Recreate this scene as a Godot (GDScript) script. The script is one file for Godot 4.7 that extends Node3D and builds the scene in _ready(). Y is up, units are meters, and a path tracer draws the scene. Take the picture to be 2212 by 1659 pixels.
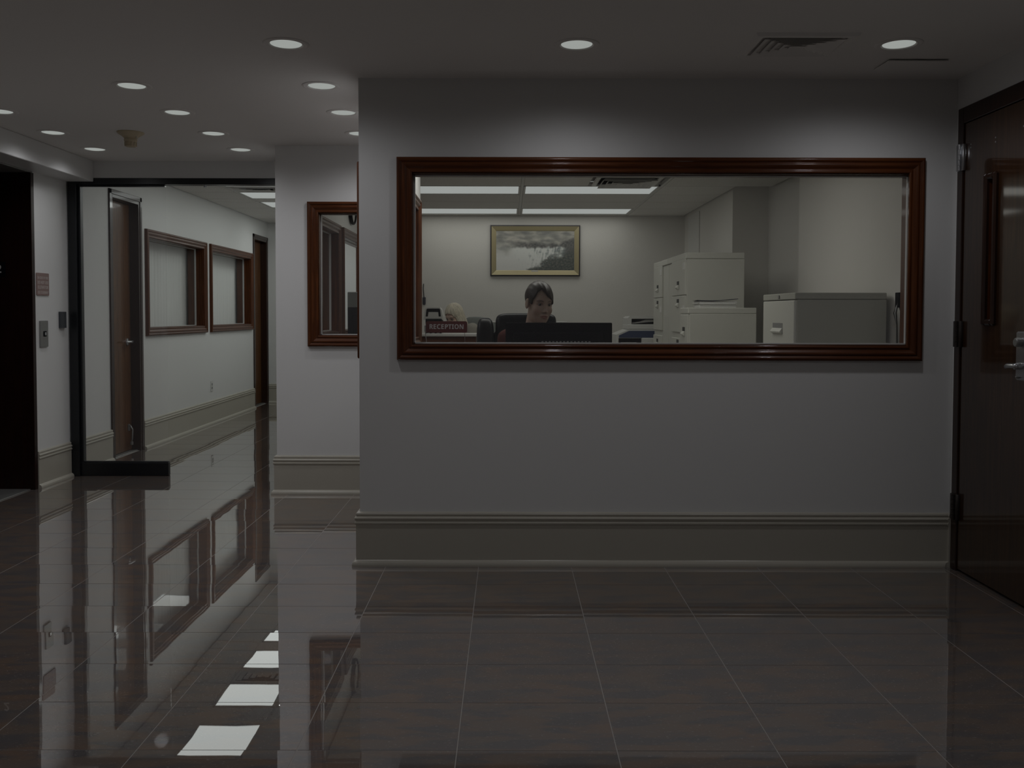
extends Node3D
# A reception lobby: glazed corridor entrance on the left, reception window in the middle, wooden door on the right.
# y up, metres; the camera stands at x = 0, z = 0 and looks along -z.

var M := {}                     # materials
var taken := {}                 # names of top-level nodes
var rng := RandomNumberGenerator.new()

const CEIL := 2.42              # lobby ceiling
const CORR := 2.53              # corridor tile ceiling
const OFFC := 2.38              # office tile ceiling
const ZF := -4.608              # face of the reception wall
const ZA := -6.44               # face of the alcove wall
const ZS := -7.15               # glass entrance
const XL := -3.38               # left wall face
const XR := 2.215               # right wall face
const XB := -0.742              # left side of the reception block
const XC := -1.615              # corridor right wall
const ZB := -10.55              # office back wall
const ZE := -13.02              # corridor end wall

const EXPOSURE := 1.0
const DOWN_E := 0.19            # downlights
const CORR_L := 0.9             # radiance of the corridor panels
const OFF_L := 0.78             # radiance of the office panels


func _ready() -> void:
	rng.seed = 7
	# ---- camera
	var cam := Camera3D.new()
	cam.name = "camera"
	add_child(cam)
	cam.position = Vector3(0, 1.26, 0)
	cam.basis = Basis(Vector3.RIGHT, deg_to_rad(-2.0)) * Basis(Vector3.BACK, deg_to_rad(0.12))
	var near := 0.05
	cam.set_frustum(2.0 * near * 829.5 / 2000.0, Vector2(8.0, -81.7) / 2000.0 * near, near, 100.0)
	cam.current = true
	# ---- environment: closed rooms, so nothing but the lamps lights them
	var we := WorldEnvironment.new()
	we.name = "environment"
	var env := Environment.new()
	env.background_mode = Environment.BG_COLOR
	env.background_color = Color(0.02, 0.02, 0.02)
	env.ambient_light_source = Environment.AMBIENT_SOURCE_DISABLED
	env.tonemap_mode = Environment.TONE_MAPPER_LINEAR
	env.tonemap_exposure = EXPOSURE
	env.sdfgi_enabled = true
	env.ssao_enabled = true
	env.ssil_enabled = true
	we.environment = env
	add_child(we)
	materials()
	shell()
	floor_tiles()
	office_ceiling()
	corridor_ceiling()
	openings()
	baseboards()
	downlights()
	lobby_fittings()
	left_wall_fittings()
	office_furniture()
	people()


# ------------------------------------------------------------------ helpers: nodes

func numbered(called: String) -> String:
	if not taken.has(called):
		taken[called] = 0
		return called
	taken[called] += 1
	return "%s_%03d" % [called, taken[called]]


func tag(o: Node, label: String, category: String, group := "", kind := "") -> void:
	o.set_meta("label", label)
	o.set_meta("category", category)
	if group != "":
		o.set_meta("group", group)
	if kind != "":
		o.set_meta("kind", kind)


func thing(called: String, label: String, category: String, at := Vector3.ZERO, group := "", kind := "") -> Node3D:
	var o := Node3D.new()
	o.name = numbered(called)
	add_child(o)
	o.position = at
	tag(o, label, category, group, kind)
	return o


# world coordinates in, placed under its parent so that it stays there
func place(called: String, mesh: Mesh, mat: Material, parent: Node = self, local := false) -> MeshInstance3D:
	var o := MeshInstance3D.new()
	o.mesh = mesh
	o.material_override = mat
	o.name = numbered(called) if parent == self else called
	parent.add_child(o, true)
	if not local and parent != self and not parent is MeshInstance3D:
		o.position = -parent.position
	return o


func obj(called: String, s: SurfaceTool, mat: Material, parent: Node = self, local := false) -> MeshInstance3D:
	s.generate_normals()
	return place(called, s.commit(), mat, parent, local)


# ------------------------------------------------------------------ helpers: shapes

func mb(group := -1) -> SurfaceTool:
	var s := SurfaceTool.new()
	s.begin(Mesh.PRIMITIVE_TRIANGLES)
	s.set_smooth_group(group)
	return s


func tri(s: SurfaceTool, a: Vector3, b: Vector3, c: Vector3, n: Vector3) -> void:
	if Plane(a, b, c).normal.dot(n) < 0.0:
		var t := b
		b = c
		c = t
	s.add_vertex(a)
	s.add_vertex(b)
	s.add_vertex(c)


func quad(s: SurfaceTool, a: Vector3, b: Vector3, c: Vector3, d: Vector3, n: Vector3) -> void:
	tri(s, a, b, c, n)
	tri(s, a, c, d, n)


# box between two corners, its edges chamfered by b
func box(s: SurfaceTool, p: Vector3, q: Vector3, b := 0.0, xf := Transform3D()) -> void:
	var lo := p.min(q)
	var hi := p.max(q)
	b = minf(b, 0.45 * minf(hi.x - lo.x, minf(hi.y - lo.y, hi.z - lo.z)))
	var ends := [lo, hi]
	for i in 3:
		var j := (i + 1) % 3
		var k := (i + 2) % 3
		for si in 2:
			var n := Vector3.ZERO
			n[i] = si * 2 - 1
			var c := []
			for u in [[0, 0], [1, 0], [1, 1], [0, 1]]:
				var v := Vector3.ZERO
				v[i] = ends[si][i]
				v[j] = ends[u[0]][j] + b * (1 - 2 * u[0])
				v[k] = ends[u[1]][k] + b * (1 - 2 * u[1])
				c.append(xf * v)
			quad(s, c[0], c[1], c[2], c[3], xf.basis * n)
			if b <= 0.0:
				continue
			for sj in 2:
				var m := n
				m[j] = sj * 2 - 1
				var e := []
				for sk in [0, 1]:
					var v := Vector3.ZERO
					v[i] = ends[si][i]
					v[j] = ends[sj][j] + b * (1 - 2 * sj)
					v[k] = ends[sk][k] + b * (1 - 2 * sk)
					var w := v
					w[i] = ends[si][i] + b * (1 - 2 * si)
					w[j] = ends[sj][j]
					e.append(xf * v)
					e.append(xf * w)
				quad(s, e[0], e[1], e[3], e[2], xf.basis * m)
	if b > 0.0:
		for n in 8:
			var g := [n & 1, (n >> 1) & 1, (n >> 2) & 1]
			var out := Vector3(g[0] * 2 - 1, g[1] * 2 - 1, g[2] * 2 - 1)
			var c := []
			for i in 3:
				var v := Vector3.ZERO
				for a in 3:
					v[a] = ends[g[a]][a] + (0.0 if a == i else b * (1 - 2 * g[a]))
				c.append(xf * v)
			tri(s, c[0], c[1], c[2], xf.basis * out)


# profile of (radius, y) from the bottom round the outside to the top
func lathe(s: SurfaceTool, prof: Array, segs: int, xf := Transform3D(), crisp := true) -> void:
	for i in prof.size() - 1:
		if crisp:
			s.set_smooth_group(i + 1)
		var p: Vector2 = prof[i]
		var q: Vector2 = prof[i + 1]
		for k in segs:
			var a := TAU * k / segs
			var b := TAU * (k + 1) / segs
			var ca := Vector3(cos(a), 0, sin(a))
			var cb := Vector3(cos(b), 0, sin(b))
			var n := (ca + cb).normalized() * (q.y - p.y) + Vector3.UP * (p.x - q.x)
			var v := [xf * (ca * p.x + Vector3.UP * p.y), xf * (cb * p.x + Vector3.UP * p.y), xf * (cb * q.x + Vector3.UP * q.y), xf * (ca * q.x + Vector3.UP * q.y)]
			if p.x > 0.0:
				tri(s, v[0], v[1], v[2], xf.basis * n)
			if q.x > 0.0:
				tri(s, v[0], v[2], v[3], xf.basis * n)
			elif p.x <= 0.0:
				continue
			if q.x <= 0.0 and p.x > 0.0:
				pass


func tube(s: SurfaceTool, pts: Array, r: float, segs := 8) -> void:
	s.set_smooth_group(1)
	var rings := []
	for i in pts.size():
		var d: Vector3 = (pts[mini(i + 1, pts.size() - 1)] - pts[maxi(i - 1, 0)]).normalized()
		var u := d.cross(Vector3.UP if absf(d.y) < 0.9 else Vector3.RIGHT).normalized()
		var v := d.cross(u)
		var ring := []
		for k in segs:
			var a := TAU * k / segs
			ring.append(pts[i] + (u * cos(a) + v * sin(a)) * r)
		rings.append(ring)
	for i in pts.size() - 1:
		for k in segs:
			var l := (k + 1) % segs
			quad(s, rings[i][k], rings[i][l], rings[i + 1][l], rings[i + 1][k], rings[i][k] + rings[i][l] - pts[i] * 2)
	for e in [[0, 1], [pts.size() - 1, pts.size() - 2]]:
		for k in range(1, segs - 1):
			tri(s, rings[e[0]][0], rings[e[0]][k], rings[e[0]][k + 1], pts[e[0]] - pts[e[1]])


# polygon in the plane of axes u and v, from w0 to w1 along w (an orthonormal frame)
func prism(s: SurfaceTool, poly: Array, o: Vector3, u: Vector3, v: Vector3, w: Vector3) -> void:
	var pts := PackedVector2Array(poly)
	var mid := Vector2.ZERO
	for p in pts:
		mid += p / pts.size()
	for i in pts.size():
		var p := pts[i]
		var q := pts[(i + 1) % pts.size()]
		var e := q - p
		var n2 := Vector2(e.y, -e.x)
		if Geometry2D.is_point_in_polygon((p + q) / 2 + n2.normalized() * 0.0005, pts):
			n2 = -n2
		quad(s, o + u * p.x + v * p.y, o + u * q.x + v * q.y, o + u * q.x + v * q.y + w, o + u * p.x + v * p.y + w, u * n2.x + v * n2.y)
	var t := Geometry2D.triangulate_polygon(pts)
	for i in range(0, t.size(), 3):
		var c := [pts[t[i]], pts[t[i + 1]], pts[t[i + 2]]]
		var q := []
		for p in c:
			q.append(o + u * p.x + v * p.y)
		tri(s, q[0], q[1], q[2], -w)
		tri(s, q[0] + w, q[1] + w, q[2] + w, w)


func rounded(w: float, h: float, r: float, n := 4) -> Array:
	var out := []
	for c in [[1, 1, 0.0], [-1, 1, 90.0], [-1, -1, 180.0], [1, -1, 270.0]]:
		for i in n + 1:
			var a := deg_to_rad(c[2] + 90.0 * i / n)
			out.append(Vector2(c[0] * (w / 2 - r) + cos(a) * r, c[1] * (h / 2 - r) + sin(a) * r))
	return out


# cushion: a superellipsoid of half sizes r
func cushion(s: SurfaceTool, c: Vector3, r: Vector3, e := 0.45, xf := Transform3D(), nu := 20, nv := 14) -> void:
	s.set_smooth_group(1)
	var at := func(i: int, j: int) -> Vector3:
		var a := TAU * i / nu
		var b := -PI / 2 + PI * j / nv
		var f := func(x: float) -> float: return signf(x) * pow(absf(x), e)
		return Vector3(f.call(cos(b)) * f.call(cos(a)) * r.x, f.call(sin(b)) * r.y, f.call(cos(b)) * f.call(sin(a)) * r.z)
	for i in nu:
		for j in nv:
			var p: Vector3 = at.call(i, j)
			var q: Vector3 = at.call((i + 1) % nu, j)
			var t: Vector3 = at.call((i + 1) % nu, j + 1)
			var u: Vector3 = at.call(i, j + 1)
			var n: Vector3 = xf.basis * ((p + q + t + u) / 4)
			if j > 0:
				tri(s, xf * (c + p), xf * (c + q), xf * (c + t), n)
			if j < nv - 1:
				tri(s, xf * (c + p), xf * (c + t), xf * (c + u), n)


# profile of (distance from the wall, y), from the floor up, swept along a plan path of (x, z); the room lies on the side given by flip
func sweep(s: SurfaceTool, path: Array, prof: Array, flip := 1.0) -> void:
	var nor := []
	for i in path.size() - 1:
		var d: Vector2 = (path[i + 1] - path[i]).normalized()
		nor.append(Vector2(-d.y, d.x) * flip)
	var rows := []
	for i in path.size():
		var a: Vector2 = nor[maxi(i - 1, 0)]
		var b: Vector2 = nor[mini(i, nor.size() - 1)]
		var m := (a + b) / (1.0 + a.dot(b))
		var row := []
		for p in prof:
			row.append(Vector3(path[i].x + m.x * p.x, p.y, path[i].y + m.y * p.x))
		rows.append(row)
	for i in path.size() - 1:
		var n := Vector3(nor[i].x, 0, nor[i].y)
		for k in prof.size() - 1:
			var dp: Vector2 = prof[k + 1] - prof[k]
			quad(s, rows[i][k], rows[i + 1][k], rows[i + 1][k + 1], rows[i][k + 1], n * dp.y - Vector3.UP * dp.x)
	var pts := PackedVector2Array(prof)
	var t := Geometry2D.triangulate_polygon(pts)
	for e in [[0, 1], [path.size() - 1, path.size() - 2]]:
		var d2: Vector2 = path[e[0]] - path[e[1]]
		for i in range(0, t.size(), 3):
			tri(s, rows[e[0]][t[i]], rows[e[0]][t[i + 1]], rows[e[0]][t[i + 2]], Vector3(d2.x, 0, d2.y))


# a wall slab along u (0 = x, 2 = z) between w0 and w1 across, with openings [u0, u1, y0, y1]
func slab(s: SurfaceTool, axis: int, w0: float, w1: float, u0: float, u1: float, y0: float, y1: float, holes := []) -> void:
	var us := [minf(u0, u1), maxf(u0, u1)]
	var ys := [y0, y1]
	for h in holes:
		us.append_array([minf(h[0], h[1]), maxf(h[0], h[1])])
		ys.append_array([maxf(h[2], y0), h[3]])
	us.sort()
	ys.sort()
	for i in us.size() - 1:
		for j in ys.size() - 1:
			if us[i + 1] - us[i] < 1e-5 or ys[j + 1] - ys[j] < 1e-5:
				continue
			var mid := Vector2((us[i] + us[i + 1]) / 2, (ys[j] + ys[j + 1]) / 2)
			if holes.any(func(h): return mid.x > minf(h[0], h[1]) and mid.x < maxf(h[0], h[1]) and mid.y > h[2] and mid.y < h[3]):
				continue
			if axis == 0:
				box(s, Vector3(us[i], ys[j], w0), Vector3(us[i + 1], ys[j + 1], w1))
			else:
				box(s, Vector3(w0, ys[j], us[i]), Vector3(w1, ys[j + 1], us[i + 1]))


func wall(called: String, label: String, axis: int, w0: float, w1: float, u0: float, u1: float, y0: float, y1: float, holes := [], mat: Material = null) -> MeshInstance3D:
	var s := mb()
	slab(s, axis, w0, w1, u0, u1, y0, y1, holes)
	var o := obj(called, s, mat if mat else M.wall)
	tag(o, label, "wall", "", "structure")
	return o


# ------------------------------------------------------------------ materials

func lin(r: float, g: float, b: float) -> Color:
	return Color(r, g, b).linear_to_srgb()


func mat(called: String, c: Color, rough := 0.6, spec := 0.5, metal := 0.0) -> StandardMaterial3D:
	var m := StandardMaterial3D.new()
	m.resource_name = called
	m.albedo_color = c
	m.roughness = rough
	m.metallic = metal
	m.metallic_specular = spec
	M[called] = m
	return m


func noise_tex(freq: float, lo: Color, hi: Color, size := 256, seed_ := 1, normal := false) -> NoiseTexture2D:
	var n := FastNoiseLite.new()
	n.seed = seed_
	n.frequency = freq
	n.fractal_octaves = 4
	var t := NoiseTexture2D.new()
	t.width = size
	t.height = size
	t.seamless = true
	t.noise = n
	if normal:
		t.as_normal_map = true
		t.bump_strength = 2.0
	else:
		var g := Gradient.new()
		g.set_color(0, lo)
		g.set_color(1, hi)
		t.color_ramp = g
	return t


# wood grain running along u (or along v), as an image that repeats
func grain(vertical: bool, dark: Color, light: Color, seed_: int) -> ImageTexture:
	var n := FastNoiseLite.new()
	n.seed = seed_
	n.frequency = 1.0
	n.fractal_octaves = 3
	var w := 256
	var im := Image.create(w, w, false, Image.FORMAT_RGB8)
	for y in w:
		for x in w:
			var along := TAU * x / w
			var across := TAU * y / w
			# sampled on a torus so that both directions repeat
			var v := n.get_noise_3d(cos(across) * 5.0 + 20.0, sin(across) * 5.0, cos(along) * 0.35 + sin(along) * 0.2)
			v += 0.5 * n.get_noise_3d(cos(across) * 19.0, sin(across) * 19.0 + 50.0, cos(along) * 0.5)
			var c := dark.lerp(light, clampf(0.5 + v * 0.9, 0, 1))
			if vertical:
				im.set_pixel(y, x, c)
			else:
				im.set_pixel(x, y, c)
	im.generate_mipmaps()
	return ImageTexture.create_from_image(im)


func wood(called: String, dark: Color, light: Color, rough: float, vertical: bool, coat := 0.6) -> void:
	var m := mat(called, Color.WHITE, rough, 0.32)
	m.albedo_texture = grain(vertical, dark, light, 3 if vertical else 11)
	m.uv1_triplanar = true
	m.uv1_scale = Vector3(1.4, 1.4, 1.4)
	m.clearcoat_enabled = true
	m.clearcoat = coat
	m.clearcoat_roughness = 0.06


func granite() -> ImageTexture:
	var w := 1024
	var n := FastNoiseLite.new()
	n.seed = 21
	n.frequency = 1.0
	n.fractal_octaves = 4
	var n2 := FastNoiseLite.new()
	n2.seed = 5
	n2.frequency = 1.0
	n2.fractal_octaves = 3
	var im := Image.create(w, w, false, Image.FORMAT_RGB8)
	var base := lin(0.175, 0.143, 0.124)
	var rust := lin(0.205, 0.142, 0.108)
	var blue := lin(0.118, 0.116, 0.124)
	var fleck := lin(0.34, 0.31, 0.28)
	for y in w:
		for x in w:
			var u := x / 1024.0
			var v := y / 1024.0
			# streaks run along u with a slight lean
			var a := n.get_noise_2d(u * 5.0 + v * 4.0, v * 15.0)
			var b := n2.get_noise_2d(u * 3.0 - v * 3.0 + 40.0, v * 8.0)
			var c := base.lerp(rust, clampf(b * 1.0 + 0.3, 0, 0.8))
			c = c.lerp(blue, clampf(a * 1.6 + 0.2, 0, 0.7))
			var f := n.get_noise_2d(u * 60.0 + 9.0, v * 130.0)
			if f > 0.43:
				c = c.lerp(fleck, clampf((f - 0.43) * 4.0, 0, 0.6))
			im.set_pixel(x, y, c)
	return ImageTexture.create_from_image(im)


func lamp_mat(called: String, c: Color) -> void:
	var m := mat(called, Color(0.12, 0.12, 0.12), 0.6, 0.2)
	m.emission_enabled = true
	m.emission = c
	m.emission_energy_multiplier = 1.0


func materials() -> void:
	mat("wall", lin(0.70, 0.70, 0.69), 0.5, 0.42)
	mat("soffit", lin(0.70, 0.70, 0.69), 0.32, 0.5)
	mat("office_wall", lin(0.72, 0.705, 0.67), 0.6, 0.35)
	mat("ceiling", lin(0.78, 0.765, 0.74), 0.7, 0.35)
	var t := mat("acoustic", lin(0.86, 0.845, 0.815), 0.9, 0.2)
	t.albedo_texture = noise_tex(0.12, Color(0.86, 0.86, 0.86), Color(1, 1, 1), 256, 4)
	t.uv1_triplanar = true
	t.uv1_scale = Vector3(2.5, 2.5, 2.5)
	mat("grid", lin(0.62, 0.62, 0.60), 0.45)
	mat("base", lin(0.44, 0.415, 0.355), 0.28, 0.5)
	mat("grout", lin(0.40, 0.38, 0.36), 0.8, 0.2)
	wood("wood_h", lin(0.056, 0.0155, 0.004), lin(0.118, 0.037, 0.0105), 0.36, false, 0.25)
	wood("wood_v", lin(0.056, 0.0155, 0.004), lin(0.118, 0.037, 0.0105), 0.36, true, 0.25)
	wood("door_wood", lin(0.085, 0.036, 0.014), lin(0.16, 0.074, 0.031), 0.34, true, 0.3)
	wood("varnished_wood", lin(0.028, 0.012, 0.005), lin(0.05, 0.022, 0.009), 0.3, true, 1.0)
	wood("dark_frame", lin(0.022, 0.010, 0.007), lin(0.035, 0.016, 0.01), 0.3, true, 0.4)
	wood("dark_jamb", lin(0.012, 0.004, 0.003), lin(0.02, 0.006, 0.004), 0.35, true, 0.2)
	mat("black_metal", lin(0.008, 0.009, 0.011), 0.32, 0.5)
	mat("black_plastic", lin(0.005, 0.005, 0.007), 0.5, 0.2)
	mat("black_leather", lin(0.007, 0.008, 0.010), 0.36, 0.4)
	mat("dark_void", lin(0.006, 0.006, 0.006), 0.9, 0.1)
	mat("steel", lin(0.55, 0.56, 0.58), 0.28, 0.5, 1.0)
	mat("dull_steel", lin(0.30, 0.30, 0.29), 0.42, 0.5, 0.7)
	mat("bronze", lin(0.05, 0.042, 0.038), 0.4, 0.5, 0.6)
	mat("cream_plastic", lin(0.55, 0.47, 0.32), 0.5)
	mat("white_plastic", lin(0.62, 0.62, 0.60), 0.4)
	mat("grey_plastic", lin(0.25, 0.25, 0.245), 0.45)
	mat("reader_grey", lin(0.05, 0.055, 0.062), 0.4)
	mat("bead", lin(0.55, 0.55, 0.54), 0.4)
	mat("cabinet", lin(0.60, 0.60, 0.55), 0.42, 0.45)
	mat("cabinet_grey", lin(0.40, 0.40, 0.355), 0.45, 0.45)
	mat("recess_shade", lin(0.05, 0.05, 0.048), 0.8)
	mat("paper", lin(0.72, 0.72, 0.70), 0.8, 0.2)
	mat("binder_dark", lin(0.03, 0.032, 0.05), 0.5)
	mat("blue_panel", lin(0.035, 0.05, 0.11), 0.4)
	mat("laminate", lin(0.70, 0.70, 0.68), 0.3)
	mat("partition", lin(0.26, 0.28, 0.27), 0.9, 0.2)
	mat("bounce_floor", lin(0.66, 0.64, 0.60), 0.95, 0.1)  # unseen floor, made pale so that it bounces light into the office
	mat("gold", lin(0.42, 0.36, 0.20), 0.4, 0.6, 0.35)
	mat("ink_frame", lin(0.03, 0.025, 0.028), 0.4)
	mat("sign_red", lin(0.11, 0.022, 0.02), 0.4)
	mat("sign_brown", lin(0.24, 0.155, 0.14), 0.45)
	mat("letter", lin(0.52, 0.50, 0.48), 0.5)
	mat("letter_pale", lin(0.46, 0.40, 0.38), 0.5)
	mat("blind", lin(0.70, 0.71, 0.69), 0.7, 0.3)
	mat("cable", lin(0.01, 0.01, 0.01), 0.5)
	mat("pale_cable", lin(0.5, 0.5, 0.5), 0.5)
	var g := mat("glass", Color(1, 1, 1, 0.03), 0.0, 0.5)
	g.transparency = BaseMaterial3D.TRANSPARENCY_ALPHA
	var gc := mat("clear_glass", Color(1, 1, 1, 0.02), 0.0, 0.22)
	gc.transparency = BaseMaterial3D.TRANSPARENCY_ALPHA
	lamp_mat("lamp_lens", Color8(152, 156, 152))
	lamp_mat("panel_lens", Color8(152, 156, 153))
	var f := mat("granite", Color.WHITE, 0.01, 0.66)
	f.albedo_texture = granite()
	f.clearcoat_enabled = true
	f.clearcoat = 1.0
	f.clearcoat_roughness = 0.005
	mat("hair_dark", lin(0.028, 0.019, 0.012), 0.42, 0.5)
	mat("hair_blond", lin(0.62, 0.57, 0.46), 0.5, 0.4)
	var k := mat("skin", Color.WHITE, 0.5, 0.4)
	k.vertex_color_use_as_albedo = true
	k.subsurf_scatter_enabled = true
	k.subsurf_scatter_strength = 0.08
	var e := mat("eye", Color.WHITE, 0.1, 0.5)
	e.vertex_color_use_as_albedo = true
	mat("maroon", lin(0.085, 0.030, 0.025), 0.8, 0.2)
	mat("beige_cloth", lin(0.34, 0.32, 0.28), 0.85, 0.2)
	mat("trousers", lin(0.02, 0.02, 0.025), 0.85, 0.2)


# ------------------------------------------------------------------ room shell

func shell() -> void:
	var W1 := [1.105, 1.957]
	wall("wall_front", "grey painted wall with the long wood framed reception window", 0, ZF, ZF - 0.12, XB, XR + 0.1, 0, CEIL + 0.1, [[-0.478, 2.004, W1[0], W1[1]]])
	wall("wall_side", "left side wall of the reception block, running back to the alcove", 2, XB, XB + 0.12, ZF - 0.12, ZA - 0.12, 0, CEIL + 0.1, [[-4.80, -6.28, W1[0], W1[1]]])
	wall("wall_alcove", "pale set-back wall piece between the corridor entrance and the reception block", 0, ZA, ZA - 0.12, XC, XB, 0, CEIL + 0.1, [[-1.317, -0.87, W1[0], W1[1]]])
	wall("wall_corridor", "corridor wall on the office side, behind the alcove wall", 2, XC, XC + 0.12, ZA - 0.12, ZE, 0, CORR + 0.05, [[-6.95, -8.1, W1[0], W1[1]], [-8.38, -9.95, W1[0], W1[1]]])
	wall("wall_left", "long pale left wall with the elevator opening, wooden doors and blind windows", 2, XL, XL - 0.17, 2.6, ZE, 0, CORR + 0.05,
		[[-5.3, -6.6, -1, 2.262], [-7.88, -8.51, -1, 2.285], [-8.70, -10.27, 1.12, 1.97], [-10.56, -12.13, 1.12, 1.97], [-12.30, -12.97, -1, 2.285]])
	wall("wall_end", "far end wall of the corridor beyond the glass entrance", 0, ZE, ZE - 0.12, -4.7, 2.6, 0, CORR + 0.05)
	wall("wall_right", "right side wall of the lobby around the dark wooden door", 2, XR, XR + 0.12, 2.6, ZF, 0, CEIL + 0.1, [[-3.70, -4.55, -1, 2.215]])
	wall("wall_rear", "lobby wall behind the viewer", 0, 2.6, 2.72, -4.7, 2.6, 0, CEIL + 0.1)
	wall("wall_closet", "plain wall of the room behind the wooden door", 2, XR + 0.75, XR + 0.87, 2.6, ZF, 0, CEIL + 0.1)
	wall("wall_office", "cream back wall of the reception office with the framed painting", 0, ZB, ZB - 0.12, XC + 0.12, 2.6, 0, CORR, [], M.office_wall)
	var s := mb()
	slab(s, 2, XR, 2.6, ZF - 0.12, -7.09, 0, OFFC + 0.1)
	slab(s, 2, 2.32, 2.6, -7.09, -8.3, 0, OFFC + 0.1)
	slab(s, 2, 2.0, 2.6, -8.3, ZB, 0, OFFC + 0.1)
	tag(obj("wall_office_right", s, M.office_wall), "cream right wall of the reception office with a shallow recess behind the filing cabinets", "wall", "", "structure")
	wall("wall_left_rooms", "back wall of the rooms and elevator shaft behind the left wall", 2, -4.6, -4.72, 2.6, ZE, 0, CORR + 0.05)
	# soffit along the left wall and bulkhead over the glass entrance
	s = mb()
	box(s, Vector3(XL, 2.262, 2.6), Vector3(-3.17, CEIL, ZS + 0.04), 0.004)
	tag(obj("trim_1", s, M.soffit), "low white soffit running along the left wall under the ceiling", "soffit", "", "structure")
	s = mb()
	box(s, Vector3(XL, 2.29, ZS + 0.04), Vector3(XC, CORR + 0.05, ZS - 0.06))
	tag(obj("trim_2", s, M.wall), "white bulkhead between the lobby ceiling and the black glass entrance header", "bulkhead", "", "structure")
	# lobby ceiling
	s = mb()
	box(s, Vector3(-4.72, CEIL, 2.72), Vector3(XR + 0.9, CEIL + 0.1, ZF - 0.06))
	box(s, Vector3(-4.72, CEIL, ZF - 0.06), Vector3(XB + 0.06, CEIL + 0.1, ZA - 0.06))
	box(s, Vector3(-4.72, CEIL, ZA - 0.06), Vector3(XC + 0.06, CEIL + 0.1, ZS + 0.03))
	tag(obj("ceiling", s, M.ceiling), "smooth painted lobby ceiling with recessed downlights", "ceiling", "", "structure")
	s = mb()
	box(s, Vector3(-4.72, CORR + 0.03, ZS + 0.03), Vector3(XL - 0.17, CORR + 0.1, ZE))
	tag(obj("ceiling_left_rooms", s, M.ceiling), "ceiling of the rooms behind the blind windows", "ceiling", "", "structure")
	s = mb()
	box(s, Vector3(XB + 0.12, -0.1, ZF - 0.12), Vector3(2.6, 0, ZA - 0.12))
	box(s, Vector3(XC + 0.12, -0.1, ZA - 0.12), Vector3(2.6, 0, ZB))
	tag(obj("floor_office", s, M.bounce_floor), "pale unseen floor of the reception office, bouncing light up to its ceiling", "floor", "", "structure")


func tile_mesh(w: float, d: float, r: RandomNumberGenerator) -> ArrayMesh:
	var n := 4
	var v := PackedVector3Array()
	var nn := PackedVector3Array()
	var uv := PackedVector2Array()
	var ix := PackedInt32Array()
	var size := Vector2(w, d) / 1.3
	var o := Vector2(r.randf() * (1.0 - size.x), r.randf() * (1.0 - size.y))
	var tilt := Vector2(r.randfn(0, 0.0013), r.randfn(0, 0.0016))
	for j in n + 1:
		for i in n + 1:
			var f := Vector2(float(i) / n, float(j) / n)
			v.append(Vector3((f.x - 0.5) * w, 0, (f.y - 0.5) * d))
			nn.append(Vector3(tilt.x + r.randfn(0, 0.0005), 1, tilt.y + r.randfn(0, 0.0003)).normalized())
			uv.append(o + f * size)
	for j in n:
		for i in n:
			var a := j * (n + 1) + i
			ix.append_array([a, a + 1, a + n + 2, a, a + n + 2, a + n + 1])
	var ring := [Vector2(-0.5, -0.5), Vector2(0.5, -0.5), Vector2(0.5, 0.5), Vector2(-0.5, 0.5)]
	for k in 4:
		var p: Vector2 = ring[k]
		var q: Vector2 = ring[(k + 1) % 4]
		var out := Vector3(p.x + q.x, 0, p.y + q.y).normalized()
		var b := v.size()
		v.append_array([Vector3(p.x * w, 0, p.y * d), Vector3(q.x * w, 0, q.y * d), Vector3(q.x * w, -0.006, q.y * d), Vector3(p.x * w, -0.006, p.y * d)])
		for i in 4:
			nn.append(out)
			uv.append(o)
		ix.append_array([b + 1, b, b + 3, b + 1, b + 3, b + 2])
	var arr := []
	arr.resize(Mesh.ARRAY_MAX)
	arr[Mesh.ARRAY_VERTEX] = v
	arr[Mesh.ARRAY_NORMAL] = nn
	arr[Mesh.ARRAY_TEX_UV] = uv
	arr[Mesh.ARRAY_INDEX] = ix
	var m := ArrayMesh.new()
	m.add_surface_from_arrays(Mesh.PRIMITIVE_TRIANGLES, arr)
	return m


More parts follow.
